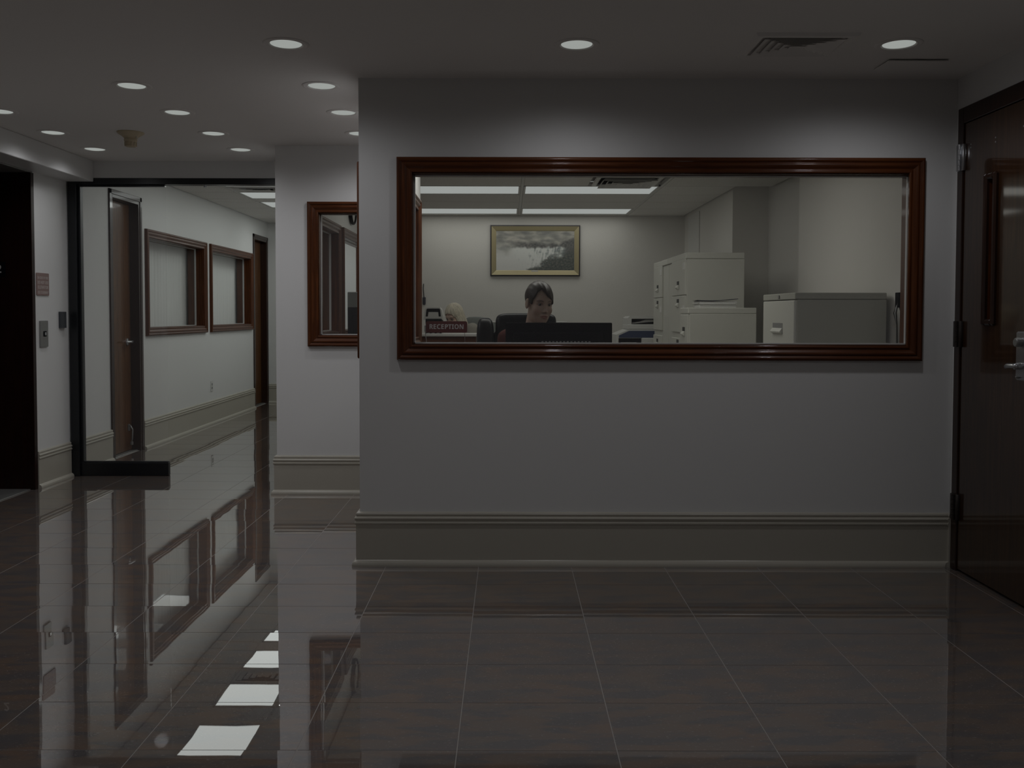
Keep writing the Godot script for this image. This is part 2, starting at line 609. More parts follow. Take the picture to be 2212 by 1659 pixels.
func floor_tiles() -> void:
	var s := mb()
	box(s, Vector3(-4.6, -0.1, 2.6), Vector3(XB + 0.1, -0.0012, ZE))
	box(s, Vector3(XB + 0.1, -0.1, 2.6), Vector3(XR + 0.8, -0.0012, ZF - 0.1))
	var f := obj("floor", s, M.grout)
	tag(f, "polished brown granite tile floor reflecting the walls and lights", "floor", "", "structure")
	var r := RandomNumberGenerator.new()
	r.seed = 40
	var pw := 0.4625
	var pd := 0.3283
	var gap := 0.003
	var kinds := []
	for i in 24:
		kinds.append(tile_mesh(pw - gap, pd - gap, r))
	var far := SurfaceTool.new()
	far.begin(Mesh.PRIMITIVE_TRIANGLES)
	var far_n := 0
	for k in range(-8, 7):
		for j in range(-15, 33):
			var x0 := maxf(-0.146 + pw * k, -3.56)
			var x1 := minf(-0.146 + pw * (k + 1), XR + 0.1)
			var z0 := 2.63 + pd * j           # distances in front of the camera
			var z1 := minf(z0 + pd, -ZE)
			if z0 > -ZF and x0 > XB - 0.02:
				continue
			if z0 > -ZF - 0.05 and x1 > XB:
				x1 = XB
			if z0 > -ZA and x0 > XC - 0.02:
				continue
			if z0 > -ZA and x1 > XC:
				x1 = XC
			if x1 - x0 < 0.03 or z1 - z0 < 0.03 or (x0 < XL - 0.1 and k == -8 and (z0 > 6.5 or z0 < 5.2)):
				continue
			var m: ArrayMesh = kinds[r.randi() % kinds.size()]
			var xf := Transform3D(Basis.from_scale(Vector3((x1 - x0 - gap) / (pw - gap), 1, (z1 - z0 - gap) / (pd - gap))), Vector3((x0 + x1) / 2, r.randf() * -0.0003, -(z0 + z1) / 2))
			if z0 < 2.2 or z0 > 9.6:
				far.append_from(m, 0, xf)
				far_n += 1
				continue
			var o := place("tile", m, M.granite, f)
			o.transform = xf
	var b := place("tile_field", far.commit(), M.granite, f)
	b.set_meta("kind", "stuff")


# ------------------------------------------------------------------ tile ceilings and their lights

func panel_light(called: String, label: String, group: String, x0: float, x1: float, z0: float, z1: float, y: float, radiance: float, tint: Color) -> void:
	var at := Vector3((x0 + x1) / 2, y, (z0 + z1) / 2)
	var t := thing(called, label, "ceiling light", at, group)
	var s := mb()
	var b := 0.018
	for e in [[x0, x1, z0, z0 + b * signf(z1 - z0)], [x0, x1, z1 - b * signf(z1 - z0), z1], [x0, x0 + b, z0, z1], [x1 - b, x1, z0, z1]]:
		box(s, Vector3(e[0], y + 0.03, e[2]), Vector3(e[1], y - 0.006, e[3]), 0.002)
	obj("frame", s, M.grid, t)
	s = mb()
	box(s, Vector3(x0 + b, y + 0.02, minf(z0, z1) + b), Vector3(x1 - b, y - 0.001, maxf(z0, z1) - b), 0.0)
	obj("lens", s, M.panel_lens, t)
	var l := AreaLight3D.new()
	l.name = "panel_lamp"
	l.area_size = Vector2(x1 - x0 - 2 * b, absf(z1 - z0) - 2 * b)
	l.area_normalize_energy = false
	l.light_energy = radiance / PI
	l.light_color = tint
	l.area_range = 20.0
	l.shadow_enabled = true
	t.add_child(l)
	l.position = Vector3(0, -0.008, 0)
	l.rotation = Vector3(-PI / 2, 0, 0)


func tiled_ceiling(called: String, label: String, xs: Array, zs: Array, y: float, skip: Array, clip: Callable) -> void:
	var s := mb()
	box(s, Vector3(xs[0], y + 0.04, -zs[0]), Vector3(xs[-1], y + 0.1, -zs[-1]))
	var c := obj(called, s, M.ceiling)
	tag(c, label, "ceiling", "", "structure")
	var g := mb()
	for i in xs.size():
		if i > 0 and i < xs.size() - 1:
			var za: float = zs[0] if xs[i] > XB or xs[0] < -2 else 6.57
			box(g, Vector3(xs[i] - 0.012, y + 0.03, -za), Vector3(xs[i] + 0.012, y - 0.003, -zs[-1]), 0.001)
	for j in zs.size():
		var r: Array = clip.call(xs[0], xs[-1], zs[j] - 0.01, zs[j] + 0.01)
		box(g, Vector3(r[0], y + 0.03, -zs[j] - 0.012), Vector3(r[1], y + 0.012, -zs[j] + 0.012), 0.001)
	obj("grid", g, M.grid, c)
	for i in xs.size() - 1:
		for j in zs.size() - 1:
			if skip.has([i, j]):
				continue
			var r: Array = clip.call(xs[i], xs[i + 1], zs[j], zs[j + 1])
			if r[1] - r[0] < 0.05 or r[3] - r[2] < 0.05:
				continue
			s = mb()
			# tegular tile: its face hangs a little below the grid's flange, with a stepped edge
			box(s, Vector3(r[0] + 0.014, y + 0.025, -r[2] - 0.008), Vector3(r[1] - 0.014, y - 0.006, -r[3] + 0.008), 0.003)
			obj("ceiling_tile", s, M.acoustic, c)


func diffuser(called: String, label: String, x0: float, x1: float, z0: float, z1: float, y: float, drop: float, frame_mat: Material, rings := 5) -> void:
	var c := Vector3((x0 + x1) / 2, y, (z0 + z1) / 2)
	var t := thing(called, label, "air vent", c, "")
	var hx := (x1 - x0) / 2
	var hz := absf(z1 - z0) / 2
	var s := mb()
	ring4(s, c, hx, hz, hx - 0.008, hz - 0.008, 0.0, -0.012)
	ring4(s, c, hx - 0.008, hz - 0.008, hx - 0.032, hz - 0.032, -0.012, -0.012)
	ring4(s, c, hx - 0.032, hz - 0.032, hx - 0.04, hz - 0.04, -0.012, -0.008)
	ring4(s, c, hx - 0.04, hz - 0.04, hx - 0.045, hz - 0.045, -0.008, 0.02)
	obj("frame", s, frame_mat, t)
	s = mb()
	box(s, c + Vector3(-hx + 0.042, 0.002, -hz + 0.042), c + Vector3(hx - 0.042, 0.004, hz - 0.042))
	obj("duct_shade", s, M.dark_void, t)  # flat sheet, black to stand for the shade inside the duct
	for k in rings:
		var f := 1.0 - float(k) / rings
		var g := 1.0 - (k + 0.72) / rings
		s = mb()
		var ax := (hx - 0.048) * f
		var az := (hz - 0.048) * f
		var bx := (hx - 0.048) * g
		var bz := (hz - 0.048) * g
		ring4(s, c, ax, az, bx, bz, -0.006 - drop * 0.5, -0.001)
		ring4(s, c, ax, az, bx, bz, -0.008 - drop * 0.5, -0.003)
		obj("louver", s, frame_mat, t)


# a square ring: outer half sizes at height ya, inner at height yb, below c
func ring4(s: SurfaceTool, c: Vector3, ax: float, az: float, bx: float, bz: float, ya: float, yb: float) -> void:
	var g := [[-1, -1], [1, -1], [1, 1], [-1, 1]]
	for k in 4:
		var p: Array = g[k]
		var q: Array = g[(k + 1) % 4]
		quad(s, c + Vector3(p[0] * ax, ya, p[1] * az), c + Vector3(q[0] * ax, ya, q[1] * az), c + Vector3(q[0] * bx, yb, q[1] * bz), c + Vector3(p[0] * bx, yb, p[1] * bz), Vector3.DOWN)


func office_ceiling() -> void:
	var xs := [XC + 0.12, -1.1, 0.12, 1.34, 2.32]
	var zs := [4.74, 5.245, 5.82, 6.395, 6.97, 7.545, 8.12, 8.695, 9.27, 9.845, 10.42, 10.54]
	var clip := func(a: float, b: float, c: float, d: float) -> Array:
		if d <= 6.6:
			a = maxf(a, XB + 0.13)
		elif c < 6.57 and a < XB:
			c = 6.57
		var right := XR if c < 7.0 else 2.31 if d < 8.4 else 2.0
		return [a, minf(b, right - 0.002), c, d]
	var lit := [[1, 6], [2, 6], [1, 9], [2, 9], [1, 2], [2, 2]]
	var skip := lit.duplicate()
	skip.append([2, 5])
	tiled_ceiling("ceiling_office", "suspended acoustic tile ceiling of the reception office", xs, zs, OFFC, skip, clip)
	# the diffuser does not fill its bay: tile strips on both sides
	var names := ["left one of the middle pair, behind the reception sign", "right one of the middle pair, beside the air vent", "left one of the pair along the back wall", "right one of the pair along the back wall, above the painting", "left one of the unseen pair nearest the reception window, lighting the cabinets", "right one of the unseen pair nearest the reception window, lighting the cabinets"]
	for k in lit.size():
		var i: int = lit[k][0]
		var j: int = lit[k][1]
		panel_light("ceiling_light", "long office ceiling light, " + names[k], "office ceiling panels", (-0.6 if i == 1 and j < 4 else float(xs[i])) + 0.014, xs[i + 1] - 0.014, -zs[j] - 0.014, -zs[j + 1] + 0.014, OFFC, OFF_L * (3.6 if k > 3 else 1.0), Color(1.0, 0.995, 0.96))  # pair nearest the window is out of view, strengthened to light the cabinets
	diffuser("air_vent", "square louvered air vent among the office ceiling tiles", 0.72, 1.27, -7.55, -8.115, OFFC, 0.05, M.white_plastic, 5)
	var s := mb()
	box(s, Vector3(0.133, OFFC + 0.02, -7.558), Vector3(0.69, OFFC - 0.005, -8.107), 0.004)
	obj("ceiling_tile", s, M.acoustic, get_node("ceiling_office"))


func corridor_ceiling() -> void:
	var xs := [XL, -2.855, -2.245, XC]
	var zs := [7.22, 7.8, 8.38, 8.75, 9.33, 9.72, 10.3, 10.56, 11.16, 11.77, 12.38, 13.0]
	var lit := [[1, 1], [1, 3], [1, 5], [1, 7], [1, 9], [2, 3], [2, 7]]
	var skip := lit.duplicate()
	skip.append([1, 4])
	tiled_ceiling("ceiling_corridor", "suspended acoustic tile ceiling of the corridor beyond the glass entrance", xs, zs, CORR, skip, func(a, b, c, d): return [a, b, c, d])
	var names := ["nearest, just behind the black entrance header", "second, in front of the corridor air vent", "third, just behind the corridor air vent", "fourth, the last one in view", "fifth, added out of view behind the alcove wall near the end wall", "added out of view by the office-side wall, nearer", "added out of view by the office-side wall, farther"]
	for k in lit.size():
		var i: int = lit[k][0]
		var j: int = lit[k][1]
		panel_light("corridor_light", "square fluorescent panel in the corridor ceiling, " + names[k], "corridor ceiling panels", xs[i] + 0.014, xs[i + 1] - 0.014, -zs[j] - 0.014, -zs[j + 1] + 0.014, CORR, CORR_L * (5.4 if k > 3 else 1.0), Color(0.975, 1.0, 0.985))  # last three panels: added out of view and stronger, brightening the corridor
	diffuser("air_vent", "dark slotted air vent between two corridor ceiling panels", xs[1] + 0.015, xs[2] - 0.015, -zs[4] - 0.015, -zs[5] + 0.015, CORR, 0.01, M.grid, 4)


# ------------------------------------------------------------------ windows and doors

const CASING := [Vector2(0, 0), Vector2(0, 0.014), Vector2(0.004, 0.017), Vector2(0.010, 0.017), Vector2(0.014, 0.013), Vector2(0.019, 0.012), Vector2(0.024, 0.016), Vector2(0.032, 0.0235), Vector2(0.040, 0.0255), Vector2(0.046, 0.0235), Vector2(0.049, 0.020), Vector2(0.052, 0.021), Vector2(0.056, 0.0275), Vector2(0.062, 0.0305), Vector2(0.069, 0.029), Vector2(0.074, 0.024), Vector2(0.075, 0.0)]

# a mitred moulding round an opening; o is the wall face's origin, u along the wall, n out of it
func casing(parent: Node3D, o: Vector3, u: Vector3, n: Vector3, u0: float, u1: float, v0: float, v1: float, with_bottom := true) -> void:
	var v := Vector3.UP
	var sides := [[Vector2(u0, v1), Vector2(u1, v1), Vector2(0, 1), Vector2(-1, 1), Vector2(1, 1)], [Vector2(u0, v0), Vector2(u0, v1), Vector2(-1, 0), Vector2(-1, -1), Vector2(-1, 1)], [Vector2(u1, v0), Vector2(u1, v1), Vector2(1, 0), Vector2(1, -1), Vector2(1, 1)]]
	if with_bottom:
		sides.append([Vector2(u0, v0), Vector2(u1, v0), Vector2(0, -1), Vector2(-1, -1), Vector2(1, -1)])
	for e in sides:
		var s := mb()
		var t3: Vector3 = u * e[2].x + v * e[2].y
		var lie := func(p: Vector2, g: Vector2, k: Vector2) -> Vector3:
			var q := p + g * k.x
			return o + u * q.x + v * q.y + n * k.y
		for i in CASING.size() - 1:
			s.set_smooth_group(1 if i > 0 and i < CASING.size() - 2 else 2 + i)
			var a: Vector2 = CASING[i]
			var b: Vector2 = CASING[i + 1]
			var ga: Vector2 = e[3] if with_bottom or e[3].y > 0 else Vector2(e[3].x, 0)
			var gb: Vector2 = e[4] if with_bottom or e[4].y > 0 else Vector2(e[4].x, 0)
			quad(s, lie.call(e[0], ga, a), lie.call(e[1], gb, a), lie.call(e[1], gb, b), lie.call(e[0], ga, b), t3 * -(b.y - a.y) + n * (b.x - a.x))
		obj("casing", s, M.wood_h if absf(e[2].y) > 0.5 else M.wood_v, parent)


func window(called: String, label: String, o: Vector3, u: Vector3, n: Vector3, u0: float, u1: float, v0: float, v1: float, depth: float, back := true, pane_at := 0.5, spread := 0.0) -> Node3D:
	var base := o + u * (u0 + u1) / 2 + Vector3.UP * v0 - n * depth / 2
	var w := thing(called, label, "window", base, "", "structure")
	casing(w, o, u, n, u0, u1, v0, v1)
	u1 += spread          # the opening runs a little behind the moulding on that side
	if back:
		casing(w, o - n * depth, u, -n, u0, u1, v0, v1)
	var lt := 0.004
	var f := func(a: float, b: float, d: float) -> Vector3: return o + u * a + Vector3.UP * b - n * d
	for e in [[u0, u1, v0, v0 + lt], [u0, u1, v1 - lt, v1], [u0, u0 + lt, v0 + lt, v1 - lt], [u1 - lt, u1, v0 + lt, v1 - lt]]:
		var s := mb()
		box(s, f.call(e[0], e[2], -0.001), f.call(e[1], e[3], depth + 0.001), 0.001)
		obj("jamb_lining", s, M.wood_h if e[1] - e[0] > e[3] - e[2] else M.wood_v, w)
	var d := depth * pane_at
	for e in [[u0 + lt, u1 - lt, v0 + lt, v0 + lt + 0.007], [u0 + lt, u1 - lt, v1 - lt - 0.006, v1 - lt], [u0 + lt, u0 + lt + 0.007, v0 + lt, v1 - lt], [u1 - lt - 0.007, u1 - lt, v0 + lt, v1 - lt]]:
		var s := mb()
		box(s, f.call(e[0], e[2], d - 0.009), f.call(e[1], e[3], d + 0.009), 0.001)
		obj("glazing_stop", s, M.bead, w)
	var s := mb()
	box(s, f.call(u0 + lt, v0 + lt, d - 0.003), f.call(u1 - lt, v1 - lt, d + 0.003))
	obj("pane", s, M.clear_glass, w)
	return w


func openings() -> void:
	var X := Vector3.RIGHT
	var Zm := Vector3.FORWARD
	window("window_1", "long wood framed reception window with the receptionist behind it", Vector3(0, 0, ZF), X, Vector3.BACK, -0.478, 1.978, 1.105, 1.957, 0.12, true, 0.42, 0.026)
	window("window_2", "small wood framed window in the set-back alcove wall, half hidden by the reception wall", Vector3(0, 0, ZA), X, Vector3.BACK, -1.317, -0.87, 1.105, 1.957, 0.12)
	window("window_3", "wood framed side window of the reception block seen edge-on", Vector3(XB, 0, 0), Zm, Vector3.LEFT, 4.80, 6.28, 1.105, 1.957, 0.12)
	window("window_4", "nearer blind window in the corridor's left wall, beside the first door", Vector3(XL, 0, 0), Zm, Vector3.RIGHT, 8.70, 10.27, 1.12, 1.97, 0.17, false)
	window("window_5", "farther blind window in the corridor's left wall, beside the last door", Vector3(XL, 0, 0), Zm, Vector3.RIGHT, 10.56, 12.13, 1.12, 1.97, 0.17, false)
	window("window_6", "nearer inner window between office and corridor, seen through the alcove window", Vector3(XC + 0.12, 0, 0), Zm, Vector3.RIGHT, 6.95, 8.10, 1.105, 1.957, 0.12)
	window("window_7", "farther inner window between office and corridor, under the wall clock", Vector3(XC + 0.12, 0, 0), Zm, Vector3.RIGHT, 8.38, 9.95, 1.105, 1.957, 0.12)
	# vertical blinds behind the corridor windows
	for k in 2:
		var z0 := 8.66 if k == 0 else 10.52
		var t := thing("vertical_blind", "closed white vertical blind in the " + ("nearer" if k == 0 else "farther") + " corridor window", "blind", Vector3(XL - 0.21, 1.06, -z0 - 0.83), "corridor blinds")
		var s := mb()
		box(s, Vector3(XL - 0.185, 1.985, -z0), Vector3(XL - 0.235, 2.03, -z0 - 1.66), 0.004)
		obj("headrail", s, M.blind, t)
		for i in 21:
			s = mb(1)
			var zc := -z0 - 0.035 - i * 0.079
			var turn: float = -0.22 + rng.randf_range(-0.1, 0.1)
			if k == 0 and i in [14, 15, 16]:
				turn = -0.10
			var dirv := Vector3(-sin(turn), 0, -cos(turn))
			var nrm := Vector3(cos(turn), 0, -sin(turn))
			var pts := []
			for q in 5:
				var f := (q - 2) / 2.0
				pts.append(Vector3(XL - 0.21, 0, zc) + dirv * f * 0.044 + nrm * 0.006 * (1 - f * f))
			for q in 4:
				for side in [1.0, -1.0]:
					var a: Vector3 = pts[q] + nrm * 0.0006 * side
					var b: Vector3 = pts[q + 1] + nrm * 0.0006 * side
					s.set_smooth_group(1 if side > 0 else 2)
					quad(s, a + Vector3.UP * 1.065, b + Vector3.UP * 1.065, b + Vector3.UP * 1.985, a + Vector3.UP * 1.985, nrm * side)
			obj("slat", s, M.blind, t)
	wooden_door("door_1", "first brown wooden door on the corridor's left, behind the glass panel", 7.88, 8.51, true)
	wooden_door("door_2", "last brown wooden door at the corridor's far end", 12.30, 12.97, false)
	lobby_door()
	glass_entrance()
	elevator()


func wooden_door(called: String, label: String, z0: float, z1: float, hardware: bool) -> void:
	var t := thing(called, label, "door", Vector3(XL, 0, -(z0 + z1) / 2), "", "structure")
	var top := 2.285
	for e in [[z0, z0 + 0.04, 0.0, top], [z1 - 0.04, z1, 0.0, top], [z0 + 0.04, z1 - 0.04, top - 0.04, top]]:
		var s := mb()
		box(s, Vector3(XL + 0.008, e[2], -e[0]), Vector3(XL - 0.172, e[3], -e[1]), 0.002)
		obj("frame", s, M.dark_frame, t)
	for e in [[z0 - 0.03, z0 + 0.012, 0.0, top + 0.03], [z1 - 0.012, z1 + 0.03, 0.0, top + 0.03], [z0 - 0.03, z1 + 0.03, top - 0.012, top + 0.03]]:
		var s := mb()
		box(s, Vector3(XL + 0.001, e[2], -e[0]), Vector3(XL + 0.014, e[3], -e[1]), 0.003)
		obj("casing", s, M.dark_frame, t)
	var s := mb()
	box(s, Vector3(XL - 0.075, 0.012, -z0 - 0.043), Vector3(XL - 0.118, top - 0.043, -z1 + 0.043), 0.002)
	var leaf := obj("leaf", s, M.door_wood, t)
	s = mb()
	box(s, Vector3(XL - 0.02, 0.0, -z0 - 0.04), Vector3(XL - 0.13, 0.008, -z1 + 0.04), 0.003)
	obj("threshold", s, M.dull_steel, t)
	if not hardware:
		return
	var zc := z1 - 0.12
	s = mb()
	lathe(s, [Vector2(0, 0), Vector2(0.033, 0), Vector2(0.033, 0.008), Vector2(0.012, 0.014), Vector2(0.012, 0.05), Vector2(0, 0.05)], 24, Transform3D(Basis(Vector3.BACK, -PI / 2), Vector3(XL - 0.075, 1.0, -zc)))
	tube(s, [Vector3(XL - 0.03, 1.0, -zc - 0.012), Vector3(XL - 0.028, 1.0, -zc + 0.03), Vector3(XL - 0.03, 1.0, -zc + 0.09), Vector3(XL - 0.038, 0.998, -zc + 0.115)], 0.010, 10)
	obj("handle", s, M.steel, leaf)
	s = mb()
	box(s, Vector3(XL - 0.075, 0.19, -zc - 0.015), Vector3(XL - 0.062, 0.25, -zc + 0.015), 0.002)
	tube(s, [Vector3(XL - 0.058, 0.24, -zc), Vector3(XL - 0.035, 0.20, -zc), Vector3(XL - 0.04, 0.12, -zc), Vector3(XL - 0.045, 0.09, -zc)], 0.007, 8)
	lathe(s, [Vector2(0, 0.06), Vector2(0.014, 0.063), Vector2(0.014, 0.09), Vector2(0, 0.092)], 12, Transform3D(Basis(), Vector3(XL - 0.045, 0, -zc)))
	obj("door_holder", s, M.dull_steel, leaf)


func lobby_door() -> void:
	var z0 := -4.55
	var z1 := -3.70
	var top := 2.215
	var t := thing("door_3", "dark glossy wooden door with a narrow window slit, right of the reception window", "door", Vector3(XR, 0, (z0 + z1) / 2), "", "structure")
	for e in [[z0 - 0.025, z0 + 0.028, 0.0, top + 0.05], [z1 - 0.028, z1 + 0.025, 0.0, top + 0.05], [z0 + 0.028, z1 - 0.028, top - 0.028, top + 0.05]]:
		var s := mb()
		box(s, Vector3(XR - 0.012, e[2], e[0]), Vector3(XR + 0.11, e[3], e[1]), 0.003)
		obj("frame", s, M.dark_frame, t)
	# the leaf, with a real slit
	var s := mb()
	slab(s, 2, XR - 0.004, XR + 0.04, z0 + 0.032, z1 - 0.032, 0.012, top - 0.032, [[-4.285, -4.222, 1.235, 1.885]])
	var leaf := obj("leaf", s, M.varnished_wood, t)
	s = mb()
	for e in [[-4.308, -4.280, 1.212, 1.908], [-4.227, -4.199, 1.212, 1.908], [-4.280, -4.227, 1.212, 1.240], [-4.280, -4.227, 1.880, 1.908]]:
		box(s, Vector3(XR - 0.022, e[2], e[0]), Vector3(XR + 0.01, e[3], e[1]), 0.007)
	obj("slit_frame", s, M.dark_frame, leaf)
	s = mb()
	box(s, Vector3(XR - 0.003, 1.236, -4.2855), Vector3(XR + 0.039, 1.884, -4.279))
	box(s, Vector3(XR - 0.003, 1.236, -4.228), Vector3(XR + 0.039, 1.884, -4.2215))
	obj("slit_lining", s, M.wood_v, leaf)
	s = mb()
	box(s, Vector3(XR + 0.014, 1.236, -4.279), Vector3(XR + 0.02, 1.884, -4.228))
	obj("pane", s, M.glass, leaf)
	for k in 3:
		var y: float = [2.022, 1.165, 0.315][k]
		s = mb()
		var hx := XR - 0.026
		for q in 5:
			lathe(s, [Vector2(0, 0.001), Vector2(0.0085, 0.001), Vector2(0.0085, 0.0248), Vector2(0, 0.0248)], 14, Transform3D(Basis(), Vector3(hx, y - 0.063 + q * 0.0254, z0 + 0.024)))
		box(s, Vector3(XR - 0.026, y - 0.063, z0 - 0.008), Vector3(XR - 0.0115, y + 0.064, z0 + 0.024), 0.002)
		box(s, Vector3(XR - 0.022, y - 0.063, z0 + 0.024), Vector3(XR - 0.0035, y + 0.064, z0 + 0.05), 0.002)
		obj("hinge", s, M.steel if k == 0 else M.bronze, t)
	# lever set on a tall plate
	s = mb()
	box(s, Vector3(XR - 0.072, 0.985, z1 - 0.21), Vector3(XR - 0.003, 1.19, z1 - 0.135), 0.006)
	var plate := obj("lock_case", s, M.steel, leaf)
	s = mb()
	lathe(s, [Vector2(0, 0), Vector2(0.019, 0), Vector2(0.019, 0.022), Vector2(0.015, 0.026), Vector2(0, 0.026)], 20, Transform3D(Basis(Vector3.BACK, PI / 2), Vector3(XR - 0.07, 1.145, z1 - 0.172)))
	obj("lock_cylinder", s, M.dull_steel, leaf)
	s = mb()
	lathe(s, [Vector2(0, 0), Vector2(0.015, 0), Vector2(0.013, 0.03), Vector2(0, 0.03)], 16, Transform3D(Basis(Vector3.BACK, PI / 2), Vector3(XR - 0.07, 1.045, z1 - 0.165)))
	tube(s, [Vector3(XR - 0.095, 1.047, z1 - 0.15), Vector3(XR - 0.1, 1.047, z1 - 0.165), Vector3(XR - 0.1, 1.045, z1 - 0.215), Vector3(XR - 0.092, 1.04, z1 - 0.24)], 0.0105, 12)
	obj("lever_handle", s, M.steel, leaf)
	s = mb()
	tube(s, [Vector3(XR - 0.07, 0.999, z1 - 0.18), Vector3(XR - 0.084, 0.999, z1 - 0.18)], 0.006, 10)
	obj("thumb_turn", s, M.dull_steel, leaf)
	s = mb()
	for p in [[2.065, -4.235], [2.045, -4.235], [2.07, -3.99], [2.07, -4.005], [2.075, -4.46], [2.06, -4.46], [1.6, -3.97]]:
		lathe(s, [Vector2(0, 0), Vector2(0.0042, 0), Vector2(0.003, 0.0015), Vector2(0, 0.0015)], 8, Transform3D(Basis(Vector3.BACK, PI / 2), Vector3(XR - 0.004, p[0], p[1])))
	obj("screw_plug", s, M.grey_plastic, leaf)


func glass_entrance() -> void:
	var t := thing("door_4", "black framed glass entrance to the corridor, its right half standing open", "door", Vector3(-2.5, 0, ZS), "", "structure")
	var s := mb()
	box(s, Vector3(XL + 0.012, 2.243, ZS + 0.045), Vector3(XC - 0.001, 2.29, ZS - 0.05), 0.002)
	obj("header", s, M.black_metal, t)
	s = mb()
	box(s, Vector3(XL + 0.012, 0.0, ZS + 0.045), Vector3(XL + 0.075, 2.243, ZS - 0.05), 0.002)
	box(s, Vector3(XL + 0.075, 0.0, ZS + 0.018), Vector3(XL + 0.095, 2.243, ZS - 0.03), 0.002)
	obj("jamb", s, M.black_metal, t)
	s = mb()
	box(s, Vector3(XL + 0.075, 0.001, ZS + 0.022), Vector3(-2.629, 0.104, ZS - 0.022), 0.003)
	box(s, Vector3(XL + 0.075, 0.104, ZS + 0.016), Vector3(-2.632, 0.112, ZS - 0.016), 0.002)
	obj("bottom_rail", s, M.black_metal, t)
	s = mb()
	box(s, Vector3(XL + 0.095, 0.112, ZS + 0.006), Vector3(-2.635, 2.243, ZS - 0.006))
	obj("pane", s, M.clear_glass, t)
	s = mb()
	box(s, Vector3(XL + 0.095, 2.228, ZS + 0.012), Vector3(-2.64, 2.243, ZS - 0.012), 0.001)
	obj("glazing_channel", s, M.black_metal, t)
	s = mb()
	lathe(s, [Vector2(0, 2.225), Vector2(0.012, 2.226), Vector2(0.012, 2.243), Vector2(0, 2.243)], 12, Transform3D(Basis(), Vector3(-2.33, 0, ZS)))
	obj("pivot", s, M.steel, t)


func elevator() -> void:
	var t := thing("door_5", "dark brown elevator opening with deep jambs at the left edge", "elevator", Vector3(XL, 0, -5.95), "", "structure")
	var s := mb()
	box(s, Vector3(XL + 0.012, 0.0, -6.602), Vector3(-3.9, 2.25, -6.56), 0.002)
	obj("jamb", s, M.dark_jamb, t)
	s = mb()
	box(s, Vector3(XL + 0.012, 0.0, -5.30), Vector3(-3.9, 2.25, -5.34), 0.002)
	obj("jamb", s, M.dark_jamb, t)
	s = mb()
	box(s, Vector3(XL + 0.004, 2.25, -5.30), Vector3(-3.9, 2.262, -6.602), 0.002)
	obj("head", s, M.dull_steel, t)
	for k in 2:
		s = mb()
		box(s, Vector3(-3.84, 0.004, -5.345 - 0.608 * k), Vector3(-3.88, 2.248, -5.345 - 0.608 * (k + 1) + 0.003), 0.003)
		obj("leaf", s, M.bronze, t)
	s = mb()
	box(s, Vector3(XL - 0.02, 0, -5.345), Vector3(-3.9, 0.006, -6.556), 0.001)
	obj("sill", s, M.dull_steel, t)
	# the plate with the floor's number on the far jamb
	var n := thing("floor_number_plate", "small black plate with a white 2 on the elevator jamb", "sign", Vector3(-3.60, 1.56, -6.558))
	s = mb()
	prism(s, rounded(0.085, 0.105, 0.004), Vector3(-3.598, 1.5675, -6.5605), Vector3.RIGHT, Vector3.UP, Vector3(0, 0, 0.004))
	obj("plate", s, M.black_plastic, n)
	text("number", "2", n, Vector3(-3.603, 1.569, -6.556), Basis(), 0.056, 0.2, M.letter)


func text(called: String, words: String, parent: Node, at: Vector3, turn: Basis, height: float, widest: float, m: Material) -> MeshInstance3D:
	var f := SystemFont.new()
	f.font_names = PackedStringArray(["Droid Sans"])
	f.font_weight = 700
	var t := TextMesh.new()
	t.font = f
	t.text = words
	t.font_size = 64
	t.pixel_size = 0.001
	t.depth = 0.004
	t.curve_step = 1.0
	var b := t.get_aabb().size
	var k := minf(height / b.y, widest / b.x)
	var o := place(called, t, m, parent, true)
	o.transform = Transform3D(turn * Basis.from_scale(Vector3(k, minf(height / b.y, k * 1.25), 0.25)), at - (parent.position if parent != self else Vector3.ZERO))
	return o


func baseboards() -> void:
	var prof := [Vector2(0, 0), Vector2(0.036, 0), Vector2(0.0355, 0.008), Vector2(0.033, 0.016), Vector2(0.028, 0.023), Vector2(0.019, 0.027), Vector2(0.017, 0.029), Vector2(0.017, 0.205), Vector2(0.021, 0.208), Vector2(0.024, 0.213), Vector2(0.024, 0.219), Vector2(0.019, 0.223), Vector2(0.019, 0.228), Vector2(0.023, 0.232), Vector2(0.025, 0.239), Vector2(0.022, 0.244), Vector2(0.0155, 0.247), Vector2(0.0155, 0.252), Vector2(0.018, 0.258), Vector2(0.015, 0.265), Vector2(0.006, 0.269), Vector2(0, 0.269)]
	var runs := [
		["baseboard_front", "tall moulded baseboard under the reception window", [Vector2(XC, -7.08), Vector2(XC, ZA), Vector2(XB, ZA), Vector2(XB, ZF), Vector2(XR, ZF), Vector2(XR, -4.578)], 1.0],
		["baseboard_left", "moulded baseboard under the elevator sign on the left wall", [Vector2(XL, ZS + 0.05), Vector2(XL, -6.605)], -1.0],
		["baseboard_corridor_left", "short moulded baseboard between glass entrance and first corridor door", [Vector2(XL, -7.85), Vector2(XL, ZS - 0.055)], -1.0],
		["baseboard_corridor_middle", "long moulded baseboard under the corridor's blind windows", [Vector2(XL, -12.27), Vector2(XL, -8.54)], -1.0],
		["baseboard_corridor_end", "moulded baseboard on the far end wall of the corridor", [Vector2(XC, ZE), Vector2(XL, ZE)], -1.0],
		["baseboard_right", "moulded baseboard on the right wall nearer than the wooden door", [Vector2(XR, -3.67), Vector2(XR, 2.6)], 1.0],
		["baseboard_left_near", "moulded baseboard on the left wall before the elevator", [Vector2(XL, -5.30), Vector2(XL, 2.6)], -1.0],
	]
	for r in runs:
		var s := mb()
		sweep(s, r[2], prof, r[3])
		var o := obj(r[0], s, M.base)
		tag(o, r[1], "baseboard", "", "structure")


# ------------------------------------------------------------------ lobby

